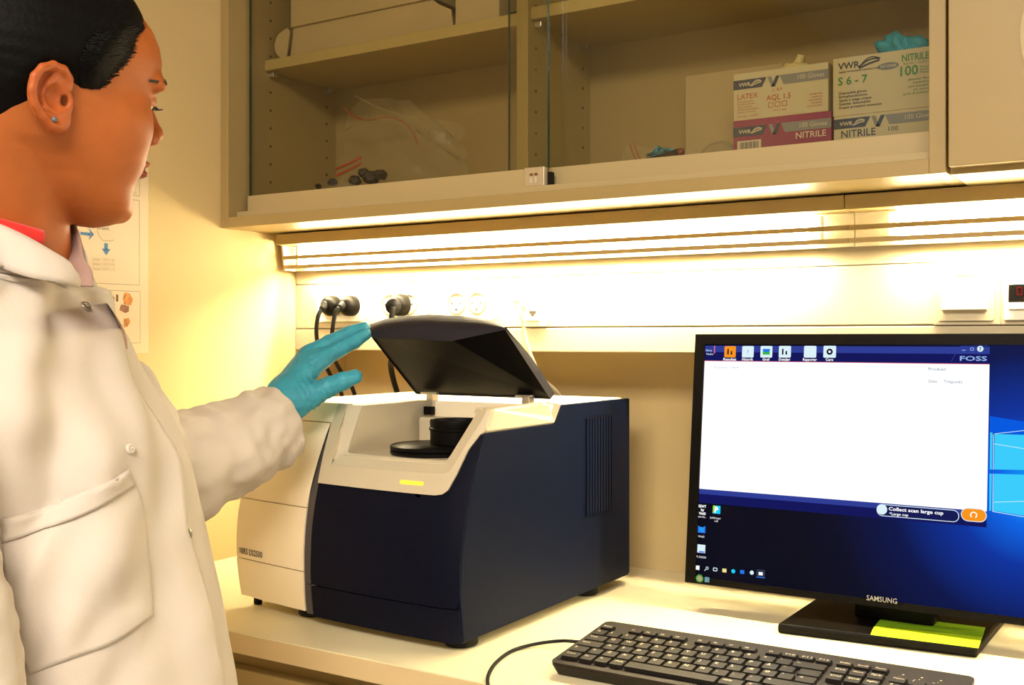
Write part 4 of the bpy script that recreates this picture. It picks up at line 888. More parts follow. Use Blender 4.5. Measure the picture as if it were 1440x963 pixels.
tube(b, [p0+kx*.012, p0-kx*.012+Vector((0, 0, -.004)), onz(790, 901, .909), onz(755, 905, .905), onz(722, 914, .9026), onz(700, 929, .9024), onz(688, 946, .9024), onz(686, 962, .9024), onz(694, 985, .9024), (-.63, 1.004, .9024), (-.612, .9965, .8985), (-.602, .996, .880), (-.598, 1.004, .866), (-.596, 1.022, .860), (-.595, 1.044, .858)], .0021, 10, 8)
obj('cord', b, M['rubber'], kb, smooth=True)

# ================================================================= PERSON
PX0 = RT*(-.45)+FW*1.06
pe = empty('person', (PX0[0], PX0[1], 0), 'woman with tied black hair in white lab coat and blue glove touching the lid', 'person')
aH, bH, cH = math.radians(43), math.radians(0), math.radians(8)
fd0 = RT*math.cos(aH)+FW*math.sin(aH); rd0 = RT*math.sin(aH)-FW*math.cos(aH)
fd = fd0*math.cos(bH)-UP*math.sin(bH); ud0 = UP*math.cos(bH)+fd0*math.sin(bH)
rd = rd0*math.cos(cH)-ud0*math.sin(cH); ud = ud0*math.cos(cH)+rd0*math.sin(cH)
TRG = W(95, 143, .97); HO = TRG-rd*.070
def loc2w(p): p = np.asarray(p, float)/1000; return HO+p[..., 0:1]*fd+p[..., 1:2]*rd+p[..., 2:3]*ud
def w2loc(q): q = np.asarray(q, float)-HO; return np.array([q@fd, q@rd, q@ud])*1000
def hpx(x, y, r):
    d = ray(x, y); t = (r/1000-(CP-HO)@rd)/(d@rd); return w2loc(CP+d*t)
zF = [-112, -110, -106, -100, -93, -84, -76, -68, -60, -54, -46, -38, -32, -20, -8, 6, 16, 26, 38, 52, 66, 80, 92, 104, 114, 121, 124]
fF = [56, 67, 77, 83.5, 87, 87.5, 87, 88, 92.5, 95.5, 98, 98.5, 98.5, 98, 97, 96.5, 100, 106, 109, 109, 105.5, 98.5, 88, 73, 52, 28, 8]
bB = [46, 38, 30, 22, 14, 6, 0, -6, -12, -18, -26, -40, -52, -66, -80, -90, -94, -97, -99, -99, -96, -90, -82, -68, -48, -26, -10]
wW = [14, 21, 29, 37, 44.5, 50.5, 54.5, 57.5, 60, 62, 64, 65.5, 66.5, 68, 69.5, 71, 72, 73, 74.5, 75, 74, 70, 64, 54, 40, 22, 8]
NB = w2loc(W(2, 352, 1.045)); CH = w2loc(UWZ(-.53, 1.06, 1.27))
def headsdf(X, Y, Z):
    P = (X, Y, Z); zz = Z[0, 0, :]
    fr, bk, ww = [np.interp(zz, zF, v)[None, None, :] for v in (fF, bB, wW)]
    fc = (fr*.40+bk*.60); hF = fr-fc; hB = fc-bk; hh = np.where(X > fc, hF, hB)
    nrm = np.where(X > fc, 2.45, 2.1)
    q = (np.abs(Y)/ww)**nrm+(np.abs(X-fc)/np.maximum(hh, 3))**nrm
    d = (q**(1/nrm)-1)*np.minimum(ww, 60)*.9
    d = np.maximum(d, np.maximum(Z-124, -112-Z))
    ay = np.abs(Y); PA = (X, ay, Z)
    d = smin(d, s_ell(PA, (58, 44, -12), (26, 20, 24)), 22)          # cheekbones
    d = smin(d, s_ell(PA, (96, 22, 29), (9, 27, 8)), 10)             # brow
    d = smax(d, -s_ell(PA, (108, 32, 14), (12.5, 16, 9)), 9)           # sockets
    d = smin(d, s_ell(P, (82, 0, -94), (10.5, 18, 12)), 10)            # chin
    nose = smin(s_cap(P, (99, 0, 22), (113, 0, -12), 4.5, 7.5), s_ell(P, (114, 0, -15), (8, 8.5, 7.5)), 5)
    nose = smin(nose, s_ell(PA, (105, 11.5, -20), (9.5, 6, 7)), 5); nose = smin(nose, s_cap(P, (111, 0, -20), (101, 0, -30), 4.5, 5), 4)
    d = smin(d, nose, 6)
    d = smax(d, -s_ell(PA, (107, 6.2, -26), (5.5, 3.0, 5)), 2)       # nostrils
    d = smin(d, s_ell(P, (99.5, 0, -46), (7.5, 21, 5)), 2.5); d = smin(d, s_ell(P, (98, 0, -55.5), (8.0, 19, 5.4)), 2.5)
    d = smax(d, -s_cap(P, (104.5, -19, -50.5), (104.5, 19, -50.5), 1.6), 2.5)
    d = smin(d, np.maximum(s_ell(PA, (84, 31, 14), (14.5, 14.5, 13.8)), -(Z-9+.25*(X-96))), 2)   # upper lids
    d = smin(d, np.maximum(s_ell(PA, (84, 31, 14), (14, 14.2, 13.4)), (Z-5)), 2)             # lower lids
    # neck and shoulders
    nk = s_cap(P, (-34, 0, -25), NB, 56, 60); d = smin(d, nk, 16)
    d = smin(d, s_cap(P, (-14, 28, -40), (NB[0]+42, NB[1]+16, NB[2]-8), 15, 14), 16)   # neck muscle near side
    d = smin(d, s_cap(P, (-14, -28, -40), (NB[0]+42, NB[1]-16, NB[2]-8), 15, 14), 16)
    d = smin(d, s_ell(P, CH, (70, 110, 60)), 30)
    # ears (near, mirrored)
    def seg(pts, r, k=1.5):
        o = None
        for (p, q_) in zip(pts, pts[1:]):
            s = s_cap(PA, p[:3], q_[:3], p[3] if len(p) > 3 else r, q_[3] if len(q_) > 3 else r); o = s if o is None else smin(o, s, k)
        return o
    e = seg(EAR, 3.4); m = seg(ANTI, 3.0)
    pl_ = s_ell(PA, EC, (19, 4.6, 27)); pl_ = smin(pl_, s_ell(PA, ELB, (9, 4.5, 10)), 5)
    ear = smin(smin(e, m, 3), pl_, 3.5); ear = smin(ear, s_ell(PA, TRAG, (4.5, 4, 7)), 3)
    ear = smax(ear, -s_ell(PA, CON, (10, 8, 11)), 3); ear = smax(ear, -s_ell(PA, CAN, (3.2, 10, 5)), 2)
    d = smin(d, ear, 3.5)
    return d
def epx(x, y, r, rad=None):
    p = hpx(x, y, r); return (p[0], p[1], p[2]) if rad is None else (p[0], p[1], p[2], rad)
EAR = [epx(97, 121, 75, 2.6), epx(97, 111, 78, 3.2), epx(90, 98, 82, 3.6), epx(75, 91.5, 85, 3.9), epx(60, 95, 88, 3.9), epx(49, 107, 90, 3.9), epx(45, 126, 90, 3.8), epx(49, 146, 88, 3.6), epx(60, 163, 85, 3.6), epx(74, 176, 82, 4.2), epx(84, 177, 79, 4.5)]
ANTI = [epx(80, 104, 82, 2.6), epx(70, 118, 84, 3.2), epx(63, 134, 84, 3.4), epx(67, 150, 83, 3.4), epx(78, 158, 81, 3.4), epx(86, 157, 79, 2.6)]
EC = epx(69, 130, 78); ELB = epx(82, 170, 78); TRAG = epx(95, 146, 77); CON = epx(80, 137, 86); CAN = epx(89, 142, 76)
body = surface_nets(headsdf, (-118, -102, -225), (136, 102, 132), 1.9)
co = np.zeros(len(body.vertices)*3); body.vertices.foreach_get('co', co); LCO = co.reshape(-1, 3).copy()
body.vertices.foreach_set('co', loc2w(LCO).ravel())
for k in ('skin', 'lip', 'ear'): body.materials.append(M[k])
mi = np.zeros(len(body.polygons), np.int32)
for p in body.polygons:
    c = LCO[list(p.vertices)].mean(0)
    if c[0] > 90 and abs(c[1]) < 23 and (abs(c[1])/23)**2+((c[2]+51)/10.5)**2 < 1: mi[p.index] = 1
    elif abs(c[1]) > 77 and -60 < c[0] < 14 and -40 < c[2] < 45: mi[p.index] = 2
body.polygons.foreach_set('material_index', mi); body.update()
bo = obj('body', body, None, pe)
# hair
HP = [hpx(*q_) for q_ in ((207, 12, 22), (204, 24, 38), (199, 36, 48), (184, 52, 62), (181, 72, 68), (168, 90, 71), (148, 112, 72), (132, 122, 73), (112, 115, 74), (99, 103, 75), (82, 100, 76), (60, 116, 76), (42, 134, 76), (20, 146, 76), (0, 168, 74), (-60, 235, 60), (-330, 215, 0), (-330, -330, 0), (215, -330, 0))]
HP = np.array([(p[0], p[2]) for p in HP])
def polysdf(x, y, P):
    d = np.full(x.shape, 1e9); ins = np.zeros(x.shape, bool); n = len(P)
    for i in range(n):
        a, b_ = P[i], P[(i+1) % n]; e_ = b_-a; wx, wy = x-a[0], y-a[1]; t = np.clip((wx*e_[0]+wy*e_[1])/(e_@e_), 0, 1)
        d = np.minimum(d, (wx-e_[0]*t)**2+(wy-e_[1]*t)**2)
        c = ((a[1] <= y) & (b_[1] > y)) | ((b_[1] <= y) & (a[1] > y))
        ins ^= c & (x < a[0]+(y-a[1])/(b_[1]-a[1]+1e-12)*e_[0])
    return np.where(ins, -1, 1)*np.sqrt(d)
def skull(X, Y, Z):
    zz = Z[0, 0, :]; fr, bk, ww = [np.interp(zz, zF, v)[None, None, :] for v in (fF, bB, wW)]
    fc = (fr*.40+bk*.60); hh = np.where(X > fc, fr-fc, fc-bk); nrm = np.where(X > fc, 2.25, 2.1)
    q = (np.abs(Y)/ww)**nrm+(np.abs(X-fc)/np.maximum(hh, 3))**nrm
    d = (q**(1/nrm)-1)*np.minimum(ww, 60)*.9; d = np.maximum(d, Z-124)
    return smin(d, s_cap((X, Y, Z), (-34, 0, -25), NB, 56, 60), 16)
def hairsdf(X, Y, Z):
    m2 = polysdf(X[:, 0, :], Z[:, 0, :], HP)[:, None, :]
    th = np.clip((4-m2)*.42, -6, 9.5)
    st = .55*np.sin(np.arctan2(Z-30, np.abs(Y)+1)*38+X*.05)*np.clip(-m2/20, 0, 1)
    d = skull(X, Y, Z)-th-st
    d = smax(d, s_ell((X, Y, Z), (5, 0, 36), (119, 92, 98)), 10)
    bun = s_ell((X, Y, Z), (-122, 0, 30), (34, 40, 38))+1.2*np.sin(np.arctan2(Z-30, Y)*5+X*.25)
    return smin(d, bun, 8)
hm = surface_nets(hairsdf, (-170, -98, -85), (130, 98, 160), 2.2)
co = np.zeros(len(hm.vertices)*3); hm.vertices.foreach_get('co', co); hm.vertices.foreach_set('co', loc2w(co.reshape(-1, 3)).ravel()); hm.update()
obj('hair', hm, M['hair'], pe)
# loose strands softening the hairline
bvh_h = BVHTree.FromPolygons([Vector(v.co) for v in hm.vertices], [tuple(p.vertices) for p in hm.polygons])
bvh_b0 = BVHTree.FromPolygons([Vector(v.co) for v in body.vertices], [tuple(p.vertices) for p in body.polygons])
hl_ = catmull([(x, y, 0) for x, y in ((203, 20), (200, 34), (186, 52), (182, 72), (169, 90), (150, 111), (134, 122))], 26)
rs = np.random.RandomState(12); b = BM()
for p_ in hl_:
    for k in range(2):
        ln = min(38+30*rs.rand(), max(6, p_[0]-112)); an0 = math.atan2(70-p_[1]+10, -60-p_[0])+.12*(rs.rand()-.5); pts_ = []
        s0 = 3+9*rs.rand()**2
        for t in np.linspace(0, 1, 6):
            dd_ = -s0+(ln+s0)*t; x, y = p_[0]+math.cos(an0)*dd_, p_[1]+math.sin(an0)*dd_+4*math.sin(t*2+rs.rand()*.3)
            dv = Vector(ray(x, y)).normalized(); c1, c2_ = bvh_b0.ray_cast(Vector(CP), dv), bvh_h.ray_cast(Vector(CP), dv)
            hs = [c_ for c_ in (c1, c2_) if c_[0] is not None]
            if hs: q_ = min(hs, key=lambda c_: c_[3]); pts_.append((*(q_[0]-dv*(.0003+.0006*t)), .00022+.0011*t))
        if len(pts_) == 6: tube(b, pts_, 0, 5, 2)
tag(obj('loose_strands', b, M['hair'], bpy.data.objects['hair'], smooth=True), kind='stuff')
# eyes, lashes, brows, earring
for s in (1, -1):
    c = loc2w(np.array([84, 31*s, 14.]))
    b = BM(); bmesh.ops.create_uvsphere(b, u_segments=20, v_segments=14, radius=.0128, matrix=Matrix.Translation(c)); ey_ = obj('eye', b, M['eye'], pe, smooth=True)
    g = fd*.93-ud*.36; b = BM(); lathe(b, [(.0001, .0008), (.0035, .0006), (.0058, 0), (.0058, -.001)], c+g*.0124, g, 20); obj('iris', b, M['iris'], ey_, smooth=True)
    b = BM(); nl = 12
    for i in range(nl):
        t = i/(nl-1); ph_ = (t-.5)*1.5; r0 = np.array([84+14.6*math.cos(ph_)*.96, s*(31+14.6*math.sin(ph_)), 9.4])
        tip = r0+np.array([7.0*math.cos(ph_), s*6.5*math.sin(ph_), -1.5]); md = (r0+tip)/2+np.array([0, 0, -1.6])
        tube(b, [(*loc2w(r0), .0005), (*loc2w(md), .0004), (*loc2w(tip), .00012)], 0, 5, 3)
    tag(obj('eyelashes', b, M['pblack'], bo), kind='stuff')
    # brow laid on the skin
    b = BM(); pts = []
bvh_body = BVHTree.FromPolygons([Vector(v.co) for v in body.vertices], [tuple(p.vertices) for p in body.polygons])
for s in (1, -1):
    b = BM(); L1 = []
    for t in np.linspace(0, 1, 12):
        y = s*(9+38*t); z = 26+10*math.sin(math.pi*min(1, t*1.15)*.72)-2*t*t; wd = 3.0*(1-.75*t)+.6
        row = []
        for dz in (-wd, -wd*.3, wd*.5, wd):
            o_ = Vector(loc2w(np.array([140, y*1.15, z+dz]))); hit_ = bvh_body.ray_cast(o_, Vector(-fd*math.cos(.5*t)-rd*s*0+(-rd*s)*math.sin(.5*t)*-0))
            q_ = hit_[0] if hit_[0] else Vector(loc2w(np.array([100, y, z+dz])))
            row.append(b.verts.new(q_+Vector(fd)*.0011))
        L1.append(row)
    for r0, r1 in zip(L1, L1[1:]):
        for k in range(3): b.faces.new((r0[k], r0[k+1], r1[k+1], r1[k]))
    obj('eyebrow', b, M['brow'], bo, smooth=True)
q_ = loc2w(np.array(epx(76, 168, 86))); b = BM(); lathe(b, [(.0022, 0), (.0026, .001), (.0014, .0024), (.0001, .0028)], q_, rd, 14); obj('earring', b, M['pgrey2'], bo, smooth=True)

# ---- red shirt collar
def ringpt(cx, cy, D, ru, rw, th, tilt=0, up=0): return W(cx, cy, D)+RT*ru*math.cos(th)-FW*rw*math.sin(th)+UP*(up+tilt*math.cos(th))
# ---- lab coat
zS = [.50, .70, .947, 1.04, 1.10, 1.14, 1.181, 1.215, 1.249, 1.283, 1.31, 1.343, 1.375, 1.40]
uS = [-.225, -.240, -.2624, -.2795, -.2931, -.3033, -.3136, -.3306, -.3545, -.368, -.3886, -.4036, -.408, -.411]
aS = [.19, .175, .155, .148, .145, .145, .145, .143, .138, .130, .120, .104, .080, .066]
bS = [.225, .21, .185, .172, .168, .170, .178, .185, .188, .188, .182, .160, .105, .070]
_f = lambda z, v: float(np.interp(z, zS, v))
def smooth_tab(v):
    k = np.linspace(.5, 1.40, 181); y = np.interp(k, zS, v); ker = np.hanning(15); ker /= ker.sum(); yp = np.concatenate([np.full(7, y[0]), y, np.full(7, y[-1])]); return k, np.convolve(yp, ker, 'valid')
kU, U_ = smooth_tab(uS); _, A_ = smooth_tab(aS); _, B_ = smooth_tab(bS)
gz = lambda z, t: float(np.interp(z, kU, t))
SIL = [(300, 98), (340, 116), (383, 128), (430, 150), (470, 180), (520, 201), (570, 235), (620, 260), (680, 275), (740, 290), (830, 310), (963, 335), (1500, 385)]
EDG = [(300, -100), (375, -10), (388, 38), (395, 76), (400, 106), (403, 131), (425, 145), (460, 152), (480, 163), (530, 175), (570, 200), (590, 215), (650, 240), (700, 247), (745, 250), (790, 268), (850, 278), (910, 285), (963, 297), (1500, 340)]
def proj(p): v = p-CP; D = v@FW; return FPX*(v@RT)/D+720, HOR-FPX*v[2]/D, D
tabx = lambda T, y: float(np.interp(y, [t[0] for t in T], [t[1] for t in T]))
def gauss(x, s): return math.exp(-.5*(x/s)**2)
def folds(z, th):
    n = 0.
    c = math.cos(th-1.1)                                 # strongest on the near side
    x = th*.16                                            # arc metres from the front
    up_ = 1/(1+math.exp((1.12-z)/.02))
    n += 1.7*up_*(.0042*math.sin(55*(x+.62*(z-1.2))+1.8*math.sin(9*z+th))+.0022*math.sin(120*(x+.55*z)+2*math.sin(14*z)))*max(0, c)
    n += 1.5*(1-up_)*(.0035*math.sin(46*x+2.2*math.sin(6*z)+.8)+.0018*math.sin(95*x-9*z))*max(0, c)
    q_ = Vector((x*1.0+.5*z, z*.55-x*.35, 0)); n += (noise.noise(q_*15)*.0075+noise.noise(q_*34+Vector((3, 1, 0)))*.0034)*max(0, c)**.5
    n += -.010*gauss(x-.155+.55*(z-1.17), .018)*gauss(z-1.18, .07)     # armpit crease
    n += .006*gauss(z-1.215-.4*(x-.14), .03)*gauss(x-.14, .07)          # bust
    n += -.005*gauss(z-1.135+.25*(x-.16), .012)*gauss(x-.17, .07)
    return n
def TOR(z, th, off=0.):
    uc = gz(z, U_)-gz(z, A_); a, b_ = gz(z, A_), gz(z, B_); n = 2.25
    c, s = math.cos(th), math.sin(th); k = (abs(c)**n+abs(s)**n)**(-1/n)
    e = off+folds(z, th)
    cu, sw = c*k, s*k; nl = math.hypot(cu/a, sw/b_); nu, nw = (cu/a)/nl, (sw/b_)/nl
    return UWZ(uc+a*cu+e*nu, 1.06-b_*sw-e*nw, z)
_fold = folds; folds = lambda z, th: 0.
for it in range(4):
    nu_ = []
    for z in kU:
        pr_ = [proj(TOR(z, th)) for th in np.linspace(-1.5, 1.2, 46)]; m_ = max(pr_)
        nu_.append((tabx(SIL, m_[1])-m_[0])*m_[2]/FPX)
    U_ = U_+np.array(nu_); ker = np.hanning(9); ker /= ker.sum(); U_ = np.convolve(np.concatenate([np.full(4, U_[0]), U_, np.full(4, U_[-1])]), ker, 'valid')
def edge_th(z):
    prev = None
    ths = np.linspace(-1.3, 2.2, 141); pr_ = [proj(TOR(z, t)) for t in ths]; k0 = max(range(141), key=lambda i: pr_[i][0])
    for i in range(k0, 141):
        if pr_[i][0] <= tabx(EDG, pr_[i][1]): return ths[i]
    return 1.
EZ = np.linspace(.5, 1.38, 70); ET = np.array([edge_th(z) for z in EZ]); folds = _fold
NT, NZ = 360, 150
b = BM(); zs_ = np.linspace(.50, 1.343, NZ)
def creasd(z, th):
    if z > 1.32: return 0.
    d_ = th-float(np.interp(z, EZ, ET))+.035; return -.030*(gauss(d_, .017) if d_ < 0 else max(gauss(d_, .12), .35*(d_ < 2)))
thg = -math.pi+2*math.pi*np.arange(NT)/NT
thg = thg+.0  # even spacing
g = [[b.verts.new(TOR(z, t, creasd(z, t))) for t in thg] for z in zs_]
for r0, r1 in zip(g, g[1:]):
    for i in range(NT): b.faces.new((r0[i], r0[(i+1) % NT], r1[(i+1) % NT], r1[i]))
coat = obj('lab_coat', b, M['coat'], pe, smooth=True); sd_ = coat.modifiers.new('thickness', 'SOLIDIFY'); sd_.thickness = .0015; sd_.offset = -1
# near front panel lying over the far one
PT = 90; zp = np.linspace(.5, 1.376, 150); b = BM(); gp = []
for z in zp:
    t0 = float(np.interp(z, EZ, ET)); row = []
    for j in range(PT+1):
        t = j/PT; th = t0+(2.6-t0)*t; s_ = (th-t0)
        gap = .0045+.0050*math.exp(-s_/.10)*(1+.9*math.sin(z*33+1))*.9
        gap -= .0035*max(0, (th-2.2)/.4)
        row.append(b.verts.new(TOR(z, th, gap)))
    gp.append(row)
for r0, r1 in zip(gp, gp[1:]):
    for j in range(PT): b.faces.new((r0[j], r0[j+1], r1[j+1], r1[j]))
fp = obj('front_panel', b, M['coat'], coat, smooth=True); sd_ = fp.modifiers.new('thickness', 'SOLIDIFY'); sd_.thickness = .0018; sd_.offset = 1
pv = [Vector(v.co) for v in fp.data.vertices]; pf = [tuple(p.vertices) for p in fp.data.polygons]
bvp = BVHTree.FromPolygons(pv, pf)
bvt = BVHTree.FromPolygons([Vector(v.co) for v in coat.data.vertices], [tuple(p.vertices) for p in coat.data.polygons])
def oncoat(x, y, bv=None):
    d = Vector(ray(x, y)).normalized(); h_ = (bv or bvp).ray_cast(Vector(CP), d)
    if h_[0] is None: h_ = bvt.ray_cast(Vector(CP), d)
    if h_[0] is None: return Vector(W(x, y, .9)), -d
    nn = h_[1]; nn = -nn if nn.dot(d) > 0 else nn
    return h_[0], nn
# stitched seam beside the front edge
def seam(pts, wd, lift, m, name, parent):
    b = BM(); prev = None
    P = catmull([(x, y, 0) for x, y in pts], 8)
    for i, p_ in enumerate(P):
        a_ = P[max(0, i-1)]; c_ = P[min(len(P)-1, i+1)]; dx, dy = c_[0]-a_[0], c_[1]-a_[1]; l = math.hypot(dx, dy) or 1
        q1, n1_ = oncoat(p_[0]-dy/l*wd/2, p_[1]+dx/l*wd/2); q2, n2_ = oncoat(p_[0]+dy/l*wd/2, p_[1]-dx/l*wd/2)
        cur = (b.verts.new(q1+n1_*lift), b.verts.new(q2+n2_*lift))
        if prev: b.faces.new((prev[0], prev[1], cur[1], cur[0]))
        prev = cur
    return obj(name, b, m, parent)
# pocket
top = catmull([(1, 728, 0), (60, 713, 0), (120, 691, 0), (177, 659, 0)], 8); bot_ = catmull([(42, 949, 0), (100, 926, 0), (160, 902, 0), (212, 866, 0)], 8)
lef = catmull([(1, 728, 0), (6, 790, 0), (18, 860, 0), (42, 949, 0)], 8); rig = catmull([(177, 659, 0), (196, 705, 0), (206, 790, 0), (212, 866, 0)], 8)
def coons(u, v):
    I = lambda P, t: np.array([np.interp(t*(len(P)-1), range(len(P)), [p_[k] for p_ in P]) for k in (0, 1)])
    return (1-v)*I(top, u)+v*I(bot_, u)+(1-u)*I(lef, v)+u*I(rig, v)-((1-u)*(1-v)*np.array(top[0][:2])+u*(1-v)*np.array(top[-1][:2])+(1-u)*v*np.array(bot_[0][:2])+u*v*np.array(bot_[-1][:2]))
def patchcoat(u0, u1, v0, v1, lift, nu, nv, name, parent, th=.0012, wob=0.):
    b = BM(); G = []
    for i in range(nu+1):
        row = []
        for j in range(nv+1):
            u, v = u0+(u1-u0)*i/nu, v0+(v1-v0)*j/nv; x, y = coons(u, v); q_, n_ = oncoat(x, y)
            ins_ = min(1, 6*min(u, 1-u, 1-v)+.0)
            bul = wob*(math.sin(math.pi*u)*math.sin(math.pi*min(1, v*.9+.1)))+wob*.55*ins_*math.sin(11*(u*.8+v*1.0)+2.0*math.sin(3*u))
            row.append(b.verts.new(q_+n_*(lift+bul)))
        G.append(row)
    for i in range(nu):
        for j in range(nv): b.faces.new((G[i][j], G[i+1][j], G[i+1][j+1], G[i][j+1]))
    o = obj(name, b, M['coat'], parent, smooth=True); s_ = o.modifiers.new('thickness', 'SOLIDIFY'); s_.thickness = th; s_.offset = 1; return o
pk = patchcoat(0, 1, 0, 1, .0035, 40, 40, 'pocket', coat, wob=.006)
pv2 = pv+[]; bvp = BVHTree.FromPolygons([Vector(v.co) for v in pk.data.vertices], [tuple(p.vertices) for p in pk.data.polygons])
patchcoat(.0, 1, 0, .19, .0012, 30, 6, 'pocket_hem', pk, .0012)
bvp = BVHTree.FromPolygons(pv, pf)
# snaps
def snap(x, y, r, bv=None, m=None):
    q_, n_ = oncoat(x, y, bv); n_ = (n_*.75-Vector(ray(x, y)).normalized()*.25).normalized(); b = BM()
    lathe(b, [(r*.98, -.001), (r, .0016), (r*.8, .0030), (r*.45, .0030), (r*.35, .0022), (r*.2, .0034), (.0001, .0038)], q_+n_*.0020, n_, 24); return obj('snap_button', b, m or M['snap'], coat, smooth=True)
snap(180, 632, .0050, m=M['coat']); snap(261, 749, .0062, bvt, m=M['snap'])
# collar (near flap, stand around the neck, far flap)
def band(base, topl, name, parent, m, n=6, th=.002, bul=.004):
    A1 = catmull(base, 8); B1 = catmull(topl, 8); b = BM(); G = []
    cen = np.mean(np.array(A1), 0)
    for p_, q_ in zip(A1, B1):
        row = []
        for k in range(n+1):
            t = k/n; r_ = p_*(1-t)+q_*t; o_ = r_-cen; o_[2] = 0; o_ /= np.linalg.norm(o_)+1e-9; row.append(b.verts.new(r_+o_*bul*math.sin(math.pi*t)))
        G.append(row)
    for r0, r1 in zip(G, G[1:]):
        for k in range(n): b.faces.new((r0[k], r1[k], r1[k+1], r0[k+1]))
    o = obj(name, b, m, parent, smooth=True); s_ = o.modifiers.new('thickness', 'SOLIDIFY'); s_.thickness = th; s_.offset = 0; return o
cb = [W(111, 404, .985), W(98, 400, .968), W(76, 396, .955), W(38, 389, .945), (W(-10, 372, .95)), W(-75, 345, 1.0), W(-100, 335, 1.06), W(-60, 340, 1.12), W(5, 362, 1.13), W(70, 378, 1.10), W(122, 390, 1.055)]
ct = [W(104, 380, .990), W(96, 368, .980), W(74, 354, .968), W(36, 332, .960), W(-8, 312, .965), W(-62, 292, 1.01), W(-82, 285, 1.06), W(-50, 290, 1.11), W(8, 303, 1.115), W(72, 312, 1.09), W(110, 335, 1.06)]
band(cb, ct, 'collar', coat, M['coat'])
# far collar flap standing out
band([W(112, 402, 1.03), W(100, 386, 1.045), W(84, 362, 1.06), W(79, 342, 1.075), W(84, 318, 1.08)], [W(131, 403, 1.03), W(129, 380, 1.04), W(118, 362, 1.05), W(113, 337, 1.055), W(104, 311, 1.065)], 'collar_flap', coat, M['coat_shaded'], bul=.003)
snap(118, 433, .0054)
# far front's inside below the flap; shade and red reflection put into its colour
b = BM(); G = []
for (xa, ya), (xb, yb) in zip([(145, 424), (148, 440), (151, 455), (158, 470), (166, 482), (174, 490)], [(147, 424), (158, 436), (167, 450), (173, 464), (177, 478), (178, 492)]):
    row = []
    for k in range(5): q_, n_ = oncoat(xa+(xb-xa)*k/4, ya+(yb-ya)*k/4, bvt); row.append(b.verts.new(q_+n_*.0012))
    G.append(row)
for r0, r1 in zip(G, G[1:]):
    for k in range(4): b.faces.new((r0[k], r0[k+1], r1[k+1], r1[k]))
obj('shaded_lining', b, M['coat_shaded'], coat, smooth=True)
# red shirt ring
n0, n1 = loc2w(np.array([-34., 0, -25])), loc2w(NB); tn = (n0[2]-1.383)/(n0[2]-n1[2]); nc = n0+(n1-n0)*tn
ring = [nc+RT*(.066*math.cos(t))-FW*(.066*math.sin(t))+UP*(-.019*math.cos(t)+.002) for t in np.linspace(.62, 2*math.pi-1.0, 18)]
b = BM(); tube(b, [(*p_, .0095) for p_ in ring], 0, 12, 4); obj('shirt_collar', b, M['red'], pe, smooth=True)
# sleeves
def sleeve(pts, name, seed, cuff=True, wr=1.):
    r = np.random.RandomState(seed); ph = r.rand(8)*7
    def dsp(t, th, p_):
        k = math.exp(-((t-.93)/.12)**2)*.4
        q_ = Vector(p_); nz = noise.noise(q_*26+Vector((ph[0], ph[1], 0)))*.0085+noise.noise(q_*60+Vector((ph[2], 0, 1)))*.0045; en = max(0., 1-((t-.97)/.10)**2)
        return wr*(nz*(1-.6*en)+.0030*math.sin(30*t+2.6*math.sin(th+ph[0])+ph[1])*(math.sin(th+ph[2])**2)*(1-en)+.0018*math.sin(3*th+9*t+ph[5])+en*.0008*math.sin(11*th+ph[6]))
    b = BM(); tube(b, pts, 0, 64, 16, dsp, cap=False)
    o = obj(name, b, M['coat'], coat, smooth=True); s_ = o.modifiers.new('thickness', 'SOLIDIFY'); s_.thickness = .002; s_.offset = -1; return o
R4 = lambda x, y, D, r: (*W(x, y, D), r)
sleeve([R4(30, 455, 1.20, .075), R4(110, 560, 1.25, .078), R4(205, 660, 1.29, .072), R4(300, 641, 1.36, .063), R4(362, 609, 1.41, .053), R4(391, 593, 1.436, .0500)], 'sleeve', 4)
sleeve([R4(-110, 430, 1.0, .058), R4(-150, 490, .91, .064), R4(-143, 610, .865, .062), R4(-128, 740, .84, .058), R4(-94, 860, .83, .056), R4(-66, 980, .82, .052), R4(-40, 1080, .815, .046)], 'sleeve', 9, wr=.8)
# hands in gloves
def hand(wr, fingers, thumb, lo, hi, name, hh=.0019):
    def fn(X, Y, Z):
        P = (X, Y, Z); d = None
        for k, fg in enumerate(fingers):
            m_ = s_cap(P, fg[0][:3], fg[1][:3], fg[0][3], fg[1][3]); fi = None
            for p_, q_ in zip(fg[1:], fg[2:]): s = s_cap(P, p_[:3], q_[:3], p_[3], q_[3]); fi = s if fi is None else smin(fi, s, .003)
            d = smin(d, m_, .012) if d is not None else m_
            fg_d = fi; d = smin(d, fg_d, .0035)
        t = None
        for p_, q_ in zip(thumb, thumb[1:]): s = s_cap(P, p_[:3], q_[:3], p_[3], q_[3]); t = s if t is None else smin(t, s, .004)
        d = smin(d, t, .014)
        d = smin(d, s_cap(P, wr[0][:3], wr[1][:3], wr[0][3], wr[1][3]), .016)
        tc_ = np.array(thumb[1][:3]); ax_ = np.array(thumb[3][:3])-tc_; ax_ = ax_/np.linalg.norm(ax_)
        s1 = (X-tc_[0])*ax_[0]+(Y-tc_[1])*ax_[1]+(Z-tc_[2])*ax_[2]; r2 = (X-tc_[0])**2+(Y-tc_[1])**2+(Z-tc_[2])**2
        wk = np.sin(s1*820+1.2*np.sin(Z*160))*np.exp(-r2/.030**2)*.0010
        ic = np.array(fingers[0][1][:3]); r3 = (X-ic[0])**2+(Y-ic[1])**2+(Z-ic[2])**2
        wk = wk+np.sin((X*.6-Z*.8)*700)*np.exp(-r3/.022**2)*.0007
        return d+wk+.0005*np.sin(X*420+Z*160)*np.sin(Z*330-Y*200)
    me = surface_nets(fn, lo, hi, hh); return obj(name, me, M['nitrile'], pe)
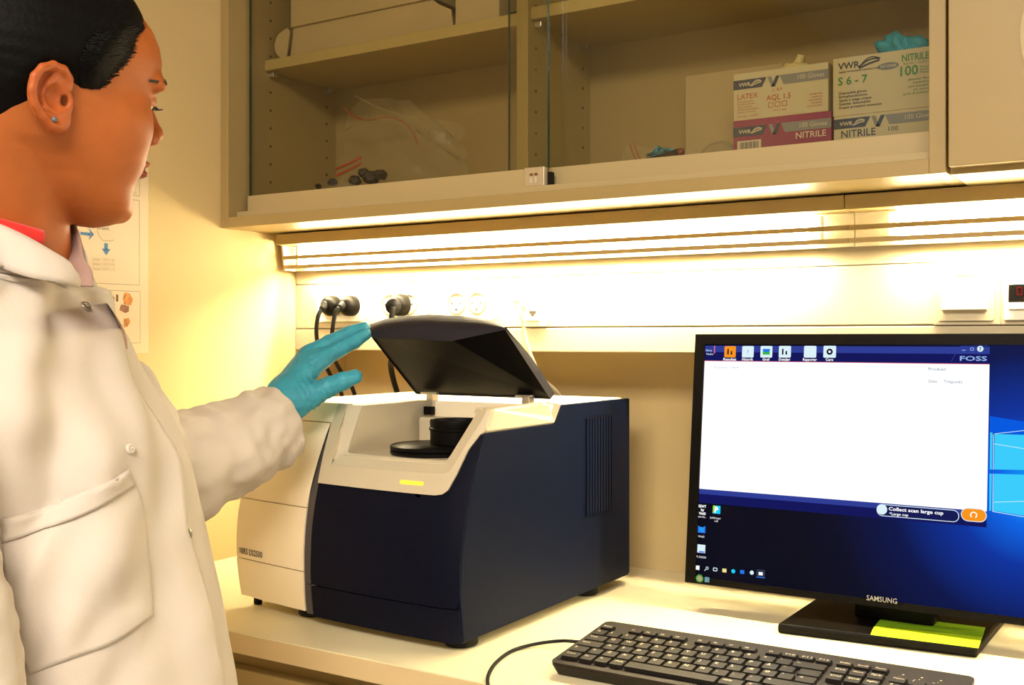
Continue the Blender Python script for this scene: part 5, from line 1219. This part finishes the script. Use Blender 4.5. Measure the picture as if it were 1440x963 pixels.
wristA = R4(378, 586, 1.43, .0255); wristB = R4(403, 560, 1.452, .0262)
fg = [[R4(402, 556, 1.455, .018), R4(445, 509, 1.487, .0145), R4(474, 493, 1.503, .0108), R4(497, 481, 1.518, .0098), R4(514, 470, 1.530, .0086)],
      [R4(400, 552, 1.460, .018), R4(434, 499, 1.502, .0135), R4(463, 482, 1.518, .0108), R4(489, 469, 1.533, .0097), R4(512, 460.5, 1.543, .0084)],
      [R4(398, 555, 1.468, .018), R4(429, 505, 1.520, .0130), R4(457, 487, 1.538, .0102), R4(482, 474, 1.550, .0092), R4(502, 466, 1.556, .0080)],
      [R4(397, 562, 1.475, .017), R4(428, 514, 1.535, .0120), R4(450, 497, 1.550, .0090), R4(466, 487, 1.558, .0080), R4(480, 481, 1.562, .0070)]]
tb = [R4(404, 572, 1.448, .022), R4(437, 556, 1.455, .0165), R4(462, 544, 1.458, .0132), R4(482, 536, 1.465, .0118), R4(499, 529.5, 1.472, .0100)]
allp = np.array([p_[:3] for k in fg for p_ in k]+[p_[:3] for p_ in tb]+[wristA[:3]])
hand((wristA, wristB), fg, tb, allp.min(0)-.035, allp.max(0)+.035, 'glove')
# lowered right hand below the frame, hanging relaxed
hb0 = W(-38, 1075, .815); S_ = lambda u, w_, z, r: (*(hb0+RT*u+FW*w_+UP*z), r)
fg2 = [[S_(.0, .0, -.02, .018), S_(.022, .0, -.095, .0125), S_(.030, .002, -.135, .0098), S_(.028, .006, -.160, .0088), S_(.022, .010, -.178, .0078)],
       [S_(.0, .0, -.02, .018), S_(.003, -.004, -.098, .0125), S_(.008, -.003, -.143, .0098), S_(.006, .003, -.171, .0088), S_(.001, .009, -.190, .0078)],
       [S_(.0, .0, -.02, .018), S_(-.016, -.003, -.095, .012), S_(-.014, -.001, -.137, .0094), S_(-.016, .006, -.163, .0085), S_(-.020, .012, -.180, .0075)],
       [S_(.0, .0, -.02, .018), S_(-.033, .002, -.088, .011), S_(-.035, .005, -.120, .0084), S_(-.037, .012, -.140, .0075), S_(-.040, .017, -.154, .0066)]]
tb2 = [S_(.008, .008, -.03, .020), S_(.030, .018, -.062, .015), S_(.042, .024, -.095, .0115), S_(.044, .027, -.120, .0095)]
allp = np.array([p_[:3] for k in fg2 for p_ in k]+[p_[:3] for p_ in tb2]+[tuple(hb0+UP*.05)])
hand((S_(0, 0, .04, .026), S_(0, 0, -.02, .026)), fg2, tb2, allp.min(0)-.035, allp.max(0)+.035, 'glove', .0024)
# trousers and shoes
for s in (-1, 1):
    hip = PX0+FW*s*.085; ft = PX0+FW*s*.10-RT*.02
    b = BM(); tube(b, [(*(hip+UP*.86), .095), (*(hip+UP*.70), .088), (*(hip+UP*.48), .066), (*(ft+UP*.30), .060), (*(ft+UP*.07), .055)], 0, 24, 5); obj('trouser_leg', b, M['trouser'], pe, smooth=True)
    def shoe(X, Y, Z, ft=ft):
        dx = (X-ft[0])*RT[0]+(Y-ft[1])*RT[1]; dy = (X-ft[0])*FW[0]+(Y-ft[1])*FW[1]; P = (dx, dy, Z)
        d = smin(s_ell(P, (.055, 0, .030), (.135, .044, .040)), s_ell(P, (-.015, 0, .060), (.052, .038, .050)), .02); return np.maximum(d, .002-Z)
    obj('shoe', surface_nets(shoe, (ft[0]-.22, ft[1]-.22, -.01), (ft[0]+.22, ft[1]+.22, .13), .006), M['rubber'], pe)
